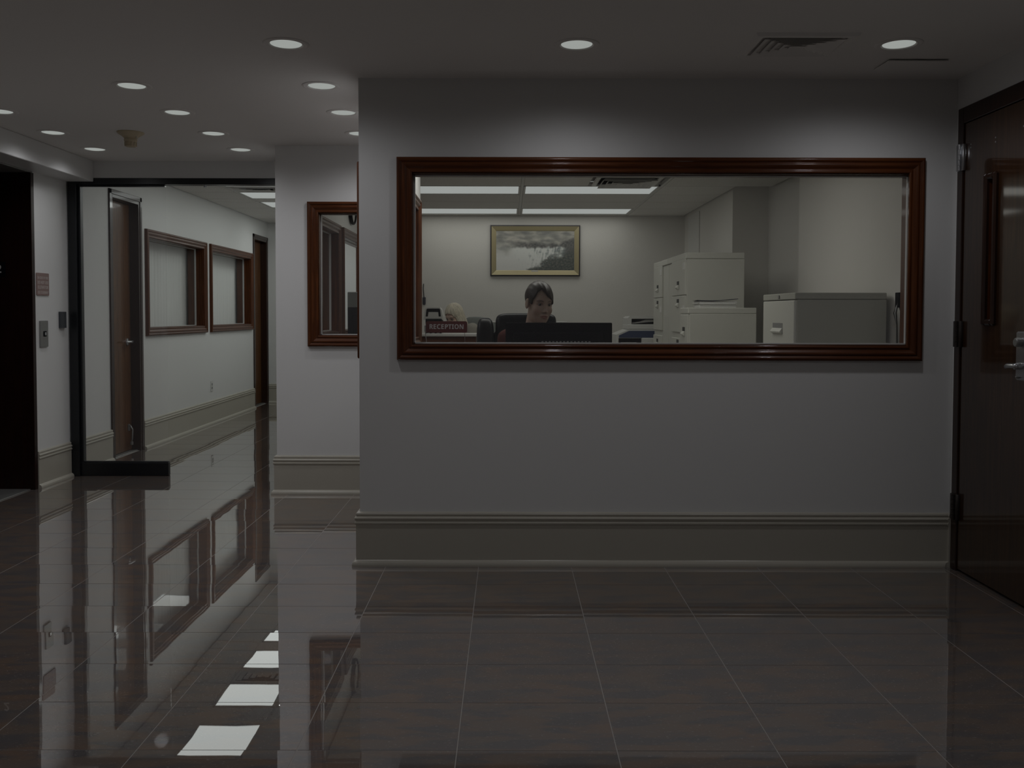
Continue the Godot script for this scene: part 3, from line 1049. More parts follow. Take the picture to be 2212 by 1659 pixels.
func downlights() -> void:
	var proto: Node3D = null
	var rows := [
		[-0.96, -4.03, "in front of the reception wall's left corner"], [0.292, -4.03, "above the middle of the reception window"], [1.673, -4.015, "between the ceiling vent and the wooden door"],
		[-1.925, -4.77, "nearest of the middle row in front of the glass entrance"], [-0.955, -4.765, "first in the row beside the reception block, behind its corner one"],
		[-1.915, -5.395, "second of the middle row in front of the glass entrance"], [-0.955, -5.39, "second in the row along the reception block's side"],
		[-1.905, -6.018, "third of the middle row in front of the glass entrance"], [-0.96, -6.01, "last in the row along the reception block, half hidden"],
		[-1.90, -6.607, "last of the middle row, right above the entrance bulkhead"],
		[-2.93, -5.375, "nearest of the row along the left soffit, at the picture's edge"], [-2.932, -6.0, "middle of the row along the left soffit"], [-2.93, -6.60, "last of the row along the left soffit"],
		[-2.6, -1.8, "added fill lamp behind the viewer, over the elevator side"], [-0.95, -1.8, "added fill lamp behind the viewer, left of the middle"], [0.5, -1.8, "added fill lamp behind the viewer, right of the middle"], [1.75, -1.8, "added fill lamp behind the viewer, near the right wall"], [-2.0, 0.2, "added fill lamp farther behind the viewer, on the left"], [0.6, 0.2, "added fill lamp farther behind the viewer, on the right"],  # six added fill lamps out of view, raising the general light
	]
	for r in rows:
		var t: Node3D
		if proto == null:
			t = thing("downlight", "", "ceiling light", Vector3.ZERO, "recessed downlights in the lobby ceiling")
			proto = t
			var s := mb()
			lathe(s, [Vector2(0.069, -0.0005), Vector2(0.073, -0.004), Vector2(0.090, -0.005), Vector2(0.097, -0.003), Vector2(0.0985, 0.0), Vector2(0.0985, 0.002)], 40)
			obj("trim_ring", s, M.ceiling, t, true)
			s = mb()
			lathe(s, [Vector2(0, -0.0062), Vector2(0.045, -0.0052), Vector2(0.066, -0.001), Vector2(0.069, 0.001)], 40, Transform3D(), false)
			obj("lens", s, M.lamp_lens, t, true)
			var l := SpotLight3D.new()
			l.name = "spot"
			l.spot_range = 12.0
			l.spot_attenuation = 2.0
			l.spot_angle = 84.0
			l.spot_angle_attenuation = 1.0
			l.light_size = 0.055
			l.light_color = Color(0.985, 0.985, 1.0)
			l.shadow_enabled = true
			t.add_child(l)
			l.position = Vector3(0, -0.065, 0)
			l.rotation = Vector3(-PI / 2, 0, 0)
		else:
			t = proto.duplicate()
			t.name = numbered("downlight")
			add_child(t)
		t.position = Vector3(r[0], CEIL, r[1])
		t.get_node("spot").light_energy = DOWN_E * (1.05 if r[1] > -4.2 and r[1] < -3.0 else 0.95 if r[1] > -3.0 else 0.62 if r[0] < -2.5 else 0.72 if r[1] < -5.9 else 1.0)
		t.set_meta("label", "round recessed downlight, " + r[2])


func lobby_fittings() -> void:
	diffuser("air_vent", "square white louvered air vent in the lobby ceiling above the reception wall", 1.02, 1.455, -4.205, -3.855, CEIL, 0.012, M.ceiling, 5)
	var s := mb()
	var t := thing("access_hatch", "flush ceiling access hatch with one sagging edge near the wooden door", "hatch", Vector3(1.86, CEIL, -4.33))
	ring4(s, Vector3(1.86, CEIL, -4.33), 0.142, 0.092, 0.138, 0.088, -0.001, -0.001)
	obj("frame", s, M.ceiling, t)
	s = mb()
	box(s, Vector3(-0.135, -0.006, -0.085), Vector3(0.135, -0.001, 0.085), 0.001, Transform3D(Basis(Vector3.RIGHT, 0.03), Vector3(1.86, CEIL - 0.002, -4.33)))
	obj("panel", s, M.ceiling, t)
	t = thing("smoke_detector", "yellowed smoke detector hanging from the ceiling before the glass entrance", "smoke detector", Vector3(-2.43, CEIL, -5.993))
	s = mb()
	lathe(s, [Vector2(0, -0.044), Vector2(0.034, -0.044), Vector2(0.05, -0.028), Vector2(0.078, -0.010), Vector2(0.084, -0.004), Vector2(0.084, 0)], 40)
	obj("base", s, M.cream_plastic, t, true)
	s = mb()
	lathe(s, [Vector2(0, -0.092), Vector2(0.030, -0.092), Vector2(0.034, -0.088), Vector2(0.036, -0.062), Vector2(0.040, -0.056), Vector2(0.040, -0.044), Vector2(0, -0.044)], 32)
	for k in 12:
		var a := TAU * k / 12
		box(s, Vector3(-0.003, -0.088, 0.034), Vector3(0.003, -0.064, 0.0375), 0.0, Transform3D(Basis(Vector3.UP, a), Vector3.ZERO))
	obj("sensor_head", s, M.cream_plastic, t, true)
	s = mb()
	lathe(s, [Vector2(0, -0.04), Vector2(0.004, -0.04), Vector2(0.004, -0.03), Vector2(0, -0.03)], 8, Transform3D(Basis(), Vector3(0.045, 0, 0.02)))
	obj("indicator", s, M.white_plastic, t, true)


func left_wall_fittings() -> void:
	var turn := Basis(Vector3.UP, PI / 2)
	var u := Vector3(0, 0, -1)
	var t := thing("elevator_sign", "brown fire notice with four lines of pale lettering beside the elevator", "sign", Vector3(XL, 1.467, -6.72))
	var s := mb()
	prism(s, rounded(0.178, 0.162, 0.008), Vector3(XL + 0.0005, 1.467, -6.722), u, Vector3.UP, Vector3(0.006, 0, 0))
	obj("plate", s, M.sign_brown, t)
	var lines := [["IN CASE OF FIRE", 0.046], ["DO NOT USE", 0.012], ["ELEVATOR", -0.022], ["USE STAIRWAY", -0.060]]
	for l in lines:
		text("lettering", l[0], t, Vector3(XL + 0.0068, 1.467 + l[1], -6.722), turn, 0.023, 0.152, M.letter_pale)
	t = thing("call_station", "steel elevator call plate with one square button", "call button", Vector3(XL, 1.108, -6.722))
	s = mb()
	prism(s, rounded(0.108, 0.19, 0.006), Vector3(XL + 0.0005, 1.108, -6.722), u, Vector3.UP, Vector3(0.012, 0, 0))
	obj("plate", s, M.dull_steel, t)
	s = mb()
	prism(s, rounded(0.046, 0.04, 0.003), Vector3(XL + 0.0115, 1.108, -6.728), u, Vector3.UP, Vector3(0.002, 0, 0))
	obj("button_surround", s, M.black_plastic, t)
	s = mb()
	prism(s, rounded(0.022, 0.022, 0.003), Vector3(XL + 0.013, 1.108, -6.728), u, Vector3.UP, Vector3(0.005, 0, 0))
	obj("button", s, M.steel, t)
	t = thing("card_reader", "slim dark grey card reader on the wall beside the glass entrance", "card reader", Vector3(XL, 1.208, -7.005))
	s = mb()
	var pts := [Vector2(-0.043, 0), Vector2(0.043, 0), Vector2(0.043, 0.012), Vector2(0.03, 0.024), Vector2(-0.012, 0.026), Vector2(-0.043, 0.018)]
	prism(s, pts, Vector3(XL + 0.0005, 1.147, -7.003), u, Vector3.RIGHT, Vector3(0, 0.122, 0))
	obj("housing", s, M.reader_grey, t)
	t = thing("wall_outlet", "white electrical outlet low on the corridor wall under the farther blind window", "outlet", Vector3(XL, 0.43, -10.525))
	s = mb()
	prism(s, rounded(0.072, 0.117, 0.005), Vector3(XL + 0.0005, 0.43, -10.525), u, Vector3.UP, Vector3(0.006, 0, 0))
	obj("cover", s, M.white_plastic, t)
	for k in 2:
		s = mb()
		prism(s, rounded(0.034, 0.028, 0.008), Vector3(XL + 0.006, 0.43 + 0.02 * (1 - 2 * k), -10.525), u, Vector3.UP, Vector3(0.002, 0, 0))
		obj("socket", s, M.grey_plastic, t)


# ------------------------------------------------------------------ reception office

func cabinet(label: String, x0: float, x1: float, z0: float, z1: float, top: float, cap: float, drawers: Array, dz: Array, m: Material) -> Node3D:
	# faces -x; z0 is the nearer side (larger z)
	var t := thing("filing_cabinet", label, "filing cabinet", Vector3((x0 + x1) / 2, 0, (z0 + z1) / 2), "office filing cabinets")
	var s := mb()
	box(s, Vector3(x0 + 0.012, 0.0, z0 - 0.001), Vector3(x1, top - cap, z1 + 0.001), 0.003)
	obj("body", s, m, t)
	s = mb()
	box(s, Vector3(x0, top - cap + 0.002, z0), Vector3(x1, top, z1), 0.004)
	obj("top", s, m, t)
	for d in drawers:
		s = mb()
		box(s, Vector3(x0 - 0.002, d[0] + 0.003, dz[0]), Vector3(x0 + 0.03, d[1] - 0.003, dz[1]), 0.004)
		var f := obj("drawer", s, M.cabinet, t)
		var zc: float = (dz[0] + dz[1]) / 2
		var y: float = d[2]
		s = mb()
		var hw := 0.105 if m == M.cabinet_grey else 0.05
		box(s, Vector3(x0 - 0.003, y - 0.034, zc - hw), Vector3(x0 + 0.001, y + 0.034, zc + hw), 0.002)
		obj("handle_recess", s, M.recess_shade if m != M.cabinet_grey else M.grey_plastic, f)  # flat plate, its dark tone stands for the shade of the recess
		s = mb()
		prism(s, [Vector2(0, 0), Vector2(-0.016, 0.008), Vector2(-0.018, 0.016), Vector2(-0.004, 0.036), Vector2(0, 0.036)], Vector3(x0 - 0.002, y - 0.034, zc + hw - 0.004), Vector3.RIGHT, Vector3.UP, Vector3(0, 0, -2 * hw + 0.008))
		obj("handle", s, M.cabinet, f)
		if d.size() > 3:
			s = mb()
			var lz: float = dz[0] - 0.055
			box(s, Vector3(x0 - 0.005, d[3] - 0.028, lz + 0.035), Vector3(x0 + 0.002, d[3] + 0.028, lz - 0.035), 0.001)
			obj("label_holder", s, M.paper, f)
	return t


func office_furniture() -> void:
	var s: SurfaceTool
	var t: Node3D
	# white ledge inside the reception window
	s = mb()
	box(s, Vector3(-0.56, 1.05, ZF - 0.155), Vector3(2.06, 1.106, ZF - 0.27), 0.004)
	tag(obj("window_ledge", s, M.laminate), "white laminate ledge along the inside of the reception window", "ledge")
	# filing cabinets along the right wall
	cabinet("tall filing cabinet, farther one of the two tall cabinets by the back wall", 1.385, 1.845, -8.065, -8.85, 1.742, 0.05, [[1.41, 1.70, 1.495, 1.64], [1.11, 1.41, 1.35, 1.30], [0.81, 1.07, 1.0, 0.9], [0.51, 0.81, 0.7], [0.1, 0.51, 0.4]], [-8.36, -8.83], M.cabinet)
	cabinet("nearer one of the two tall filing cabinets, its plain side towards the window", 1.385, 1.845, -7.25, -8.06, 1.742, 0.05, [[1.41, 1.70, 1.495, 1.64], [1.11, 1.41, 1.35, 1.30], [0.81, 1.07, 1.02, 0.9], [0.51, 0.81, 0.7], [0.1, 0.51, 0.4]], [-7.27, -7.86], M.cabinet)
	cabinet("low filing cabinet with a stack of paper on its top", 1.33, 1.835, -6.85, -7.18, 1.308, 0.045, [[0.98, 1.262, 1.13], [0.66, 0.98, 0.83], [0.35, 0.66, 0.5], [0.05, 0.35, 0.2]], [-6.86, -7.17], M.cabinet)
	var c := cabinet("grey-sided filing cabinet with a beige drawer front, nearest to the reception window", 1.655, 2.185, -5.35, -6.02, 1.386, 0.04, [[0.95, 1.345, 1.175], [0.6, 0.95, 0.8], [0.3, 0.6, 0.45], [0.03, 0.3, 0.15]], [-5.362, -6.008], M.cabinet_grey)
	s = mb()
	lathe(s, [Vector2(0, 0), Vector2(0.012, 0), Vector2(0.012, 0.006), Vector2(0, 0.007)], 14, Transform3D(Basis(Vector3.BACK, PI / 2), Vector3(1.655, 1.365, -5.66)))
	obj("lock", s, M.dull_steel, c)
	t = thing("paper_stack", "stack of white paper under a dark folder on the low filing cabinet", "paper", Vector3(1.555, 1.308, -7.0))
	s = mb()
	var r := RandomNumberGenerator.new()
	r.seed = 3
	for k in 8:
		var o := Vector3(r.randf_range(-0.008, 0.008), 0, r.randf_range(-0.006, 0.006))
		box(s, Vector3(1.42, 1.3085 + 0.0062 * k, -6.90) + o, Vector3(1.695, 1.3085 + 0.0062 * (k + 1), -7.11) + o, 0.001)
	obj("sheets", s, M.paper, t)
	s = mb(1)
	for k in 8:
		var a := k / 8.0
		var b := (k + 1) / 8.0
		var h := func(q: float) -> float: return 1.359 + 0.014 * pow(absf(q - 0.3) / 0.7, 2.0)
		for side in [0.0, 0.004]:
			quad(s, Vector3(1.41 + 0.30 * a, h.call(a) + side, -6.895), Vector3(1.41 + 0.30 * b, h.call(b) + side, -6.895), Vector3(1.41 + 0.30 * b, h.call(b) + side, -7.115), Vector3(1.41 + 0.30 * a, h.call(a) + side, -7.115), Vector3.UP if side > 0 else Vector3.DOWN)
		quad(s, Vector3(1.41 + 0.30 * a, h.call(a), -6.895), Vector3(1.41 + 0.30 * b, h.call(b), -6.895), Vector3(1.41 + 0.30 * b, h.call(b) + 0.004, -6.895), Vector3(1.41 + 0.30 * a, h.call(a) + 0.004, -6.895), Vector3.BACK)
	obj("folder", s, M.binder_dark, t)
	painting()
	reception_sign()
	monitor("computer_monitor", "wide black monitor seen from behind in front of the receptionist", Vector3(0.2735, 0.74, -5.02), 0.577, 0.325, 1.213)
	monitor("computer_monitor", "black monitor seen through the alcove window", Vector3(-1.06, 0.74, -7.62), 0.52, 0.31, 1.312)
	desk("desk", "receptionist's desk under the window carrying the wide monitor", -0.55, 1.25, -4.90, -5.36)
	desk("desk", "desk behind the alcove window carrying the other monitor", -1.46, -0.66, -7.3, -8.0)
	counter()
	office_chair(Vector3(0.135, 0, -5.80))
	mfp()
	# fabric screens
	t = thing("partition_screen", "grey fabric screen behind the receptionist's black chair", "partition", Vector3(0.12, 0, -9.8))
	s = mb()
	box(s, Vector3(-0.40, 0.03, -9.78), Vector3(0.62, 1.165, -9.825), 0.006)
	obj("panel", s, M.partition, t)
	s = mb()
	box(s, Vector3(-0.405, 1.166, -9.775), Vector3(0.625, 1.182, -9.83), 0.004)
	obj("cap", s, M.laminate, t)
	t = thing("partition_screen", "grey green screen standing under the office clock", "partition", Vector3(-1.36, 0, -8.6))
	s = mb()
	box(s, Vector3(-1.49, 0.03, -8.58), Vector3(-1.27, 1.46, -8.62), 0.006)
	obj("panel", s, M.partition, t)
	s = mb()
	box(s, Vector3(-1.269, 0.03, -8.575), Vector3(-1.20, 1.46, -8.625), 0.004)
	obj("post", s, M.reader_grey, t)
	# wall clock on the corridor-side wall
	t = thing("wall_clock", "round black rimmed wall clock above the inner office window", "clock", Vector3(XC + 0.12, 2.25, -8.80))
	s = mb()
	var xf := Transform3D(Basis(Vector3.BACK, -PI / 2), Vector3.ZERO)
	lathe(s, [Vector2(0, 0.002), Vector2(0.13, 0.002), Vector2(0.15, 0.012), Vector2(0.152, 0.03), Vector2(0.142, 0.038), Vector2(0.134, 0.034), Vector2(0.132, 0.022)], 48, xf)
	obj("rim", s, M.black_plastic, t, true)
	s = mb()
	lathe(s, [Vector2(0, 0.018), Vector2(0.133, 0.018), Vector2(0.133, 0.022), Vector2(0, 0.022)], 48, xf)
	obj("dial", s, M.paper, t, true)
	for h in [[0.075, 0.009, 0.9], [0.11, 0.006, 2.6]]:
		s = mb()
		box(s, Vector3(0.023, -0.015, -h[1] / 2), Vector3(0.025, h[0], h[1] / 2), 0.0, Transform3D(Basis(Vector3.RIGHT, h[2]), Vector3.ZERO))
		obj("hand", s, M.black_plastic, t, true)
	# power brick and cables on the right wall
	t = thing("wall_cables", "black socket strip with hanging cables at the window's right end", "cable", Vector3(XR - 0.005, 1.3, -5.24))
	s = mb()
	box(s, Vector3(XR - 0.001, 1.30, -5.21), Vector3(XR - 0.022, 1.385, -5.26), 0.003)
	obj("socket_strip", s, M.black_plastic, t)
	for k in 3:
		s = mb()
		tube(s, [Vector3(XR - 0.018, 1.33 - 0.012 * k, -5.225 - 0.012 * k), Vector3(XR - 0.03, 1.27, -5.22 - 0.016 * k), Vector3(XR - 0.016, 1.20, -5.24), Vector3(XR - 0.012, 1.1, -5.243 - 0.004 * k), Vector3(XR - 0.012, 0.35, -5.25 - 0.006 * k)], 0.0035, 6)
		obj("cable", s, M.cable if k != 1 else M.pale_cable, t)
	# white panel by the far right corner and a hanging cord on the back wall
	s = mb()
	box(s, Vector3(1.992, 0.3, -9.72), Vector3(1.999, 2.34, -10.30), 0.002)
	tag(obj("trim_3", s, M.laminate), "tall white panel on the office wall by its far right corner", "panel", "", "structure")
	t = thing("wall_handset", "small dark handset hanging on the back wall left of the blond woman", "phone", Vector3(-0.955, 1.42, ZB))
	s = mb()
	box(s, Vector3(-0.975, 1.36, ZB + 0.001), Vector3(-0.94, 1.45, ZB + 0.03), 0.008)
	obj("cradle", s, M.binder_dark, t)
	s = mb()
	tube(s, [Vector3(-0.96, 1.45, ZB + 0.012), Vector3(-0.968, 1.54, ZB + 0.01), Vector3(-0.964, 1.60, ZB + 0.008)], 0.005, 6)
	obj("cord", s, M.cable, t)


func painting() -> void:
	var x0 := -0.206
	var x1 := 0.812
	var y0 := 1.688
	var y1 := 2.265
	var t := thing("framed_painting", "gold framed landscape painting of a white waterfall on the back wall", "painting", Vector3((x0 + x1) / 2, y0, ZB))
	var z := ZB + 0.001
	var band := func(called: String, inset: float, width: float, h0: float, h1: float, m: Material) -> void:
		for e in 4:
			var s := mb()
			var a := inset
			var b := inset + width
			var c := [[Vector2(x0, y0), Vector2(x1, y0)], [Vector2(x1, y0), Vector2(x1, y1)], [Vector2(x1, y1), Vector2(x0, y1)], [Vector2(x0, y1), Vector2(x0, y0)]]
			var mid := Vector2((x0 + x1) / 2, (y0 + y1) / 2)
			var at := func(p: Vector2, k: float) -> Vector2: return p + Vector2(signf(mid.x - p.x), signf(mid.y - p.y)) * k
			var p0: Vector2 = at.call(c[e][0], a)
			var p1: Vector2 = at.call(c[e][1], a)
			var q0: Vector2 = at.call(c[e][0], b)
			var q1: Vector2 = at.call(c[e][1], b)
			var inn: Vector2 = (mid - (p0 + p1) / 2).normalized()
			var v := func(p: Vector2, h: float) -> Vector3: return Vector3(p.x, p.y, z + h)
			quad(s, v.call(p0, h0), v.call(p1, h0), v.call(q1, h1), v.call(q0, h1), Vector3.BACK)
			quad(s, v.call(p0, 0), v.call(p1, 0), v.call(p1, h0), v.call(p0, h0), Vector3(-inn.x, -inn.y, 0))
			quad(s, v.call(q0, 0), v.call(q1, 0), v.call(q1, h1), v.call(q0, h1), Vector3(inn.x, inn.y, 0))
			obj(called, s, m, t)
	band.call("outer_edge", 0.0, 0.014, 0.026, 0.030, M.ink_frame)
	band.call("gilt_frame", 0.014, 0.042, 0.034, 0.018, M.gold)
	band.call("gilt_lip", 0.056, 0.010, 0.020, 0.014, M.gold)
	# the canvas: a plain stand-in in the same greys, whites and dark greens
	var w := 320
	var h := 160
	var n := FastNoiseLite.new()
	n.seed = 12
	n.frequency = 1.0
	n.fractal_octaves = 5
	var n3 := FastNoiseLite.new()
	n3.seed = 8
	n3.frequency = 1.0
	n3.fractal_octaves = 2
	var im := Image.create(w, h, false, Image.FORMAT_RGB8)
	for j in h:
		for i in w:
			var u := i / float(w)
			var v := j / float(h)
			var big := n.get_noise_2d(u * 5.0, v * 4.0)
			var fine := n.get_noise_2d(u * 26.0 + 7.0, v * 18.0)
			var col := lin(0.30, 0.30, 0.27).lerp(lin(0.50, 0.48, 0.43), clampf(0.5 + big * 1.3, 0, 1))
			col = col.lerp(lin(0.14, 0.15, 0.15), clampf(0.9 * n.get_noise_2d(u * 3.0 + 3.0, v * 7.0) + 0.1 + 0.5 * (0.25 - v), 0, 0.8))
			# far bank, fading out to the left
			var bank := 0.36 + 0.05 * n.get_noise_2d(u * 6.0, 9.0)
			var hill := 0.12 + 0.10 * n.get_noise_2d(u * 4.0, 31.0) + 0.10 * smoothstep(0.75, 0.95, u)
			col = col.lerp(lin(0.085, 0.085, 0.085), clampf((v - bank + hill) * 12.0, 0, 1) * smoothstep(0.18, 0.36, u) * (0.75 + fine * 0.5))
			# falling water
			var lip := 0.40 - 0.03 * u + 0.06 * n.get_noise_2d(u * 8.0, 2.0)
			var streak := n3.get_noise_2d(u * 24.0 + v * 7.0 * (u - 0.3), v * 3.0)
			var water := lin(0.74, 0.76, 0.73).lerp(lin(0.20, 0.23, 0.23), clampf(0.12 + streak * 0.9 + (u - 0.66) * 1.5 + 0.6 * n.get_noise_2d(u * 7.0, v * 12.0 + 4.0), 0, 1))
			col = col.lerp(water, clampf((v - lip) * 18.0, 0, 1) * smoothstep(0.12, 0.24, u) * (1.0 - smoothstep(0.84, 0.93, u)))
			# mist on the left
			var mist := clampf(1.25 - u * 2.6 + (v - 0.55) * 1.5 + big * 0.4, 0, 1) * clampf(v * 2.2 - 0.5, 0, 1)
			col = col.lerp(lin(0.68, 0.685, 0.665), mist)
			# dark rocks at the lower right
			var rock := clampf((u - 0.62 + (v - 0.55) * 0.9 + fine * 0.25) * 5.0, 0, 1) * clampf((v - 0.42) * 5.0, 0, 1) * clampf((u + v * 0.9 - 1.25 + big * 0.25) * 7.0, 0, 1)
			col = col.lerp(lin(0.07, 0.085, 0.08).lerp(lin(0.16, 0.16, 0.14), clampf(fine * 1.5 + 0.4, 0, 1)), rock)
			im.set_pixel(i, j, col)
	var m := mat("canvas", Color.WHITE, 0.45)
	m.albedo_texture = ImageTexture.create_from_image(im)
	var s := mb()
	var a := Vector2(x0 + 0.066, y0 + 0.066)
	var b := Vector2(x1 - 0.066, y1 - 0.066)
	var corner := [[a.x, a.y, 0, 1], [a.x, b.y, 0, 0], [b.x, b.y, 1, 0], [a.x, a.y, 0, 1], [b.x, b.y, 1, 0], [b.x, a.y, 1, 1]]
	for c in corner:
		s.set_uv(Vector2(c[2], c[3]))
		s.add_vertex(Vector3(c[0], c[1], z + 0.012))
	obj("canvas", s, m, t)
	s = mb()
	box(s, Vector3(0.26, y0 + 0.052, z + 0.018), Vector3(0.335, y0 + 0.064, z + 0.022), 0.001)
	obj("name_plate", s, M.laminate, t)


func reception_sign() -> void:
	var c := Vector3(-0.313, 1.193, ZF - 0.085)
	var t := thing("reception_sign", "dark red sign lettered RECEPTION standing in the window's lower left corner", "sign", Vector3(c.x, 1.106, c.z))
	var s := mb()
	prism(s, rounded(0.209, 0.058, 0.009), c - Vector3(0, 0, 0.003), Vector3.RIGHT, Vector3.UP, Vector3(0, 0, 0.006))
	obj("plate", s, M.sign_red, t)
	text("lettering", "RECEPTION", t, c + Vector3(0.0, 0.001, 0.0035), Basis(), 0.0245, 0.172, M.letter)
	s = mb()
	tube(s, [c + Vector3(-0.105, 0.0, -0.005), c + Vector3(-0.107, -0.04, -0.005), c + Vector3(-0.104, -0.062, -0.005), c + Vector3(-0.104, -0.0855, -0.02), c + Vector3(-0.104, -0.0855, -0.075)], 0.002, 6)
	tube(s, [c + Vector3(0.09, 0.0, -0.005), c + Vector3(0.09, -0.02, -0.02), c + Vector3(0.09, -0.086, -0.07)], 0.0012, 6)
	obj("wire_stand", s, M.pale_cable, t)


func monitor(called: String, label: String, at: Vector3, w: float, h: float, top: float) -> void:
	# the back faces the camera
	var t := thing(called, label, "monitor", at, "office monitors")
	var x := at.x
	var z := at.z
	var s := mb()
	box(s, Vector3(x - w / 2, top - h, z - 0.012), Vector3(x + w / 2, top, z + 0.010), 0.004)
	obj("bezel", s, M.black_plastic, t)
	s = mb()
	box(s, Vector3(x - w / 2 + 0.04, top - h + 0.03, z + 0.009), Vector3(x + w / 2 - 0.04, top - 0.05, z + 0.034), 0.012)
	obj("back_shell", s, M.black_plastic, t)
	s = mb()
	box(s, Vector3(x - w / 2 + 0.01, top - h + 0.02, z - 0.0125), Vector3(x + w / 2 - 0.01, top - 0.01, z - 0.0135))
	obj("screen", s, M.dark_void, t)
	for k in 14:
		s = mb()
		var vx := x - 0.095 + 0.0195 * k
		box(s, Vector3(vx, top - 0.105, z + 0.033), Vector3(vx + 0.011, top - 0.1, z + 0.036), 0.001)
		obj("pale_slot", s, M.grey_plastic, t)  # row of small pale dashes on the back shell
	s = mb()
	box(s, Vector3(x - 0.035, at.y + 0.012, z + 0.012), Vector3(x + 0.035, top - h / 2, z + 0.04), 0.006)
	obj("stand", s, M.black_plastic, t)
	s = mb()
	prism(s, rounded(0.24, 0.17, 0.03), Vector3(x, at.y, z + 0.005), Vector3.RIGHT, Vector3.BACK, Vector3(0, 0.014, 0))
	obj("base", s, M.black_plastic, t)


func desk(called: String, label: String, x0: float, x1: float, z0: float, z1: float) -> void:
	var t := thing(called, label, "desk", Vector3((x0 + x1) / 2, 0, (z0 + z1) / 2))
	var s := mb()
	box(s, Vector3(x0, 0.71, z0), Vector3(x1, 0.74, z1), 0.004)
	obj("top", s, M.wood_h, t)
	for x in [x0 + 0.01, x1 - 0.035]:
		s = mb()
		box(s, Vector3(x, 0, z0 - 0.02), Vector3(x + 0.025, 0.71, z1 + 0.02), 0.002)
		obj("side_panel", s, M.wood_v, t)
	s = mb()
	box(s, Vector3(x0 + 0.035, 0.3, z0 - 0.03), Vector3(x1 - 0.035, 0.71, z0 - 0.048), 0.002)
	obj("front_panel", s, M.wood_h, t)


func counter() -> void:
	var t := thing("office_counter", "wooden counter with a white top in front of the blond woman", "counter", Vector3(-0.85, 0, -8.3))
	var s := mb()
	box(s, Vector3(-1.2, 1.06, -8.14), Vector3(-0.275, 1.085, -8.46), 0.004)
	obj("top", s, M.laminate, t)
	s = mb()
	box(s, Vector3(-1.19, 0.0, -8.17), Vector3(-0.285, 1.06, -8.20), 0.002)
	obj("front_panel", s, M.wood_h, t)
	for x in [-1.19, -0.31]:
		s = mb()
		box(s, Vector3(x, 0, -8.20), Vector3(x + 0.025, 1.055, -8.44), 0.002)
		obj("side_panel", s, M.wood_v, t)
	# the grey and black machine on it
	t = thing("label_printer", "small grey machine with a black paper slot on the office counter", "printer", Vector3(-0.665, 1.085, -8.3))
	s = mb()
	box(s, Vector3(-0.745, 1.089, -8.21), Vector3(-0.585, 1.165, -8.40), 0.012)
	obj("lower_body", s, M.grey_plastic, t)
	s = mb()
	box(s, Vector3(-0.735, 1.165, -8.215), Vector3(-0.59, 1.215, -8.395), 0.006)
	obj("slot", s, M.black_plastic, t)
	s = mb()
	prism(s, [Vector2(-0.09, 1.205), Vector2(0.08, 1.205), Vector2(0.083, 1.235), Vector2(0.07, 1.295), Vector2(0.055, 1.315), Vector2(-0.06, 1.315), Vector2(-0.077, 1.295)], Vector3(-0.665, 0, -8.40), Vector3.RIGHT, Vector3.UP, Vector3(0, 0, 0.17))
	var lid := obj("lid", s, M.white_plastic, t)
	s = mb()
	prism(s, [Vector2(-0.07, 1.235), Vector2(-0.05, 1.235), Vector2(-0.045, 1.275), Vector2(0.042, 1.275), Vector2(0.046, 1.235), Vector2(0.066, 1.235), Vector2(0.058, 1.298), Vector2(0.05, 1.305), Vector2(-0.055, 1.305), Vector2(-0.062, 1.298)], Vector3(-0.665, 0, -8.232), Vector3.RIGHT, Vector3.UP, Vector3(0, 0, 0.004))
	obj("paper_gate", s, M.black_plastic, lid)
	for k in 4:
		s = mb()
		box(s, Vector3(-0.74 + 0.043 * k, 1.0852, -8.215), Vector3(-0.722 + 0.043 * k, 1.092, -8.235), 0.001)
		obj("foot", s, M.black_plastic, t)
	t = thing("desk_phone", "pale grey desk phone at the counter's left end behind the red sign", "phone", Vector3(-0.85, 1.085, -8.3))
	s = mb()
	prism(s, [Vector2(0, 0), Vector2(0.16, 0), Vector2(0.16, 0.085), Vector2(0.13, 0.09), Vector2(0, 0.03)], Vector3(-0.94, 1.0855, -8.21), Vector3.FORWARD, Vector3.UP, Vector3(0.15, 0, 0))
	obj("phone_body", s, M.partition, t)
	s = mb()
	box(s, Vector3(-0.935, 1.165, -8.23), Vector3(-0.895, 1.195, -8.40), 0.01)
	obj("receiver", s, M.reader_grey, t)


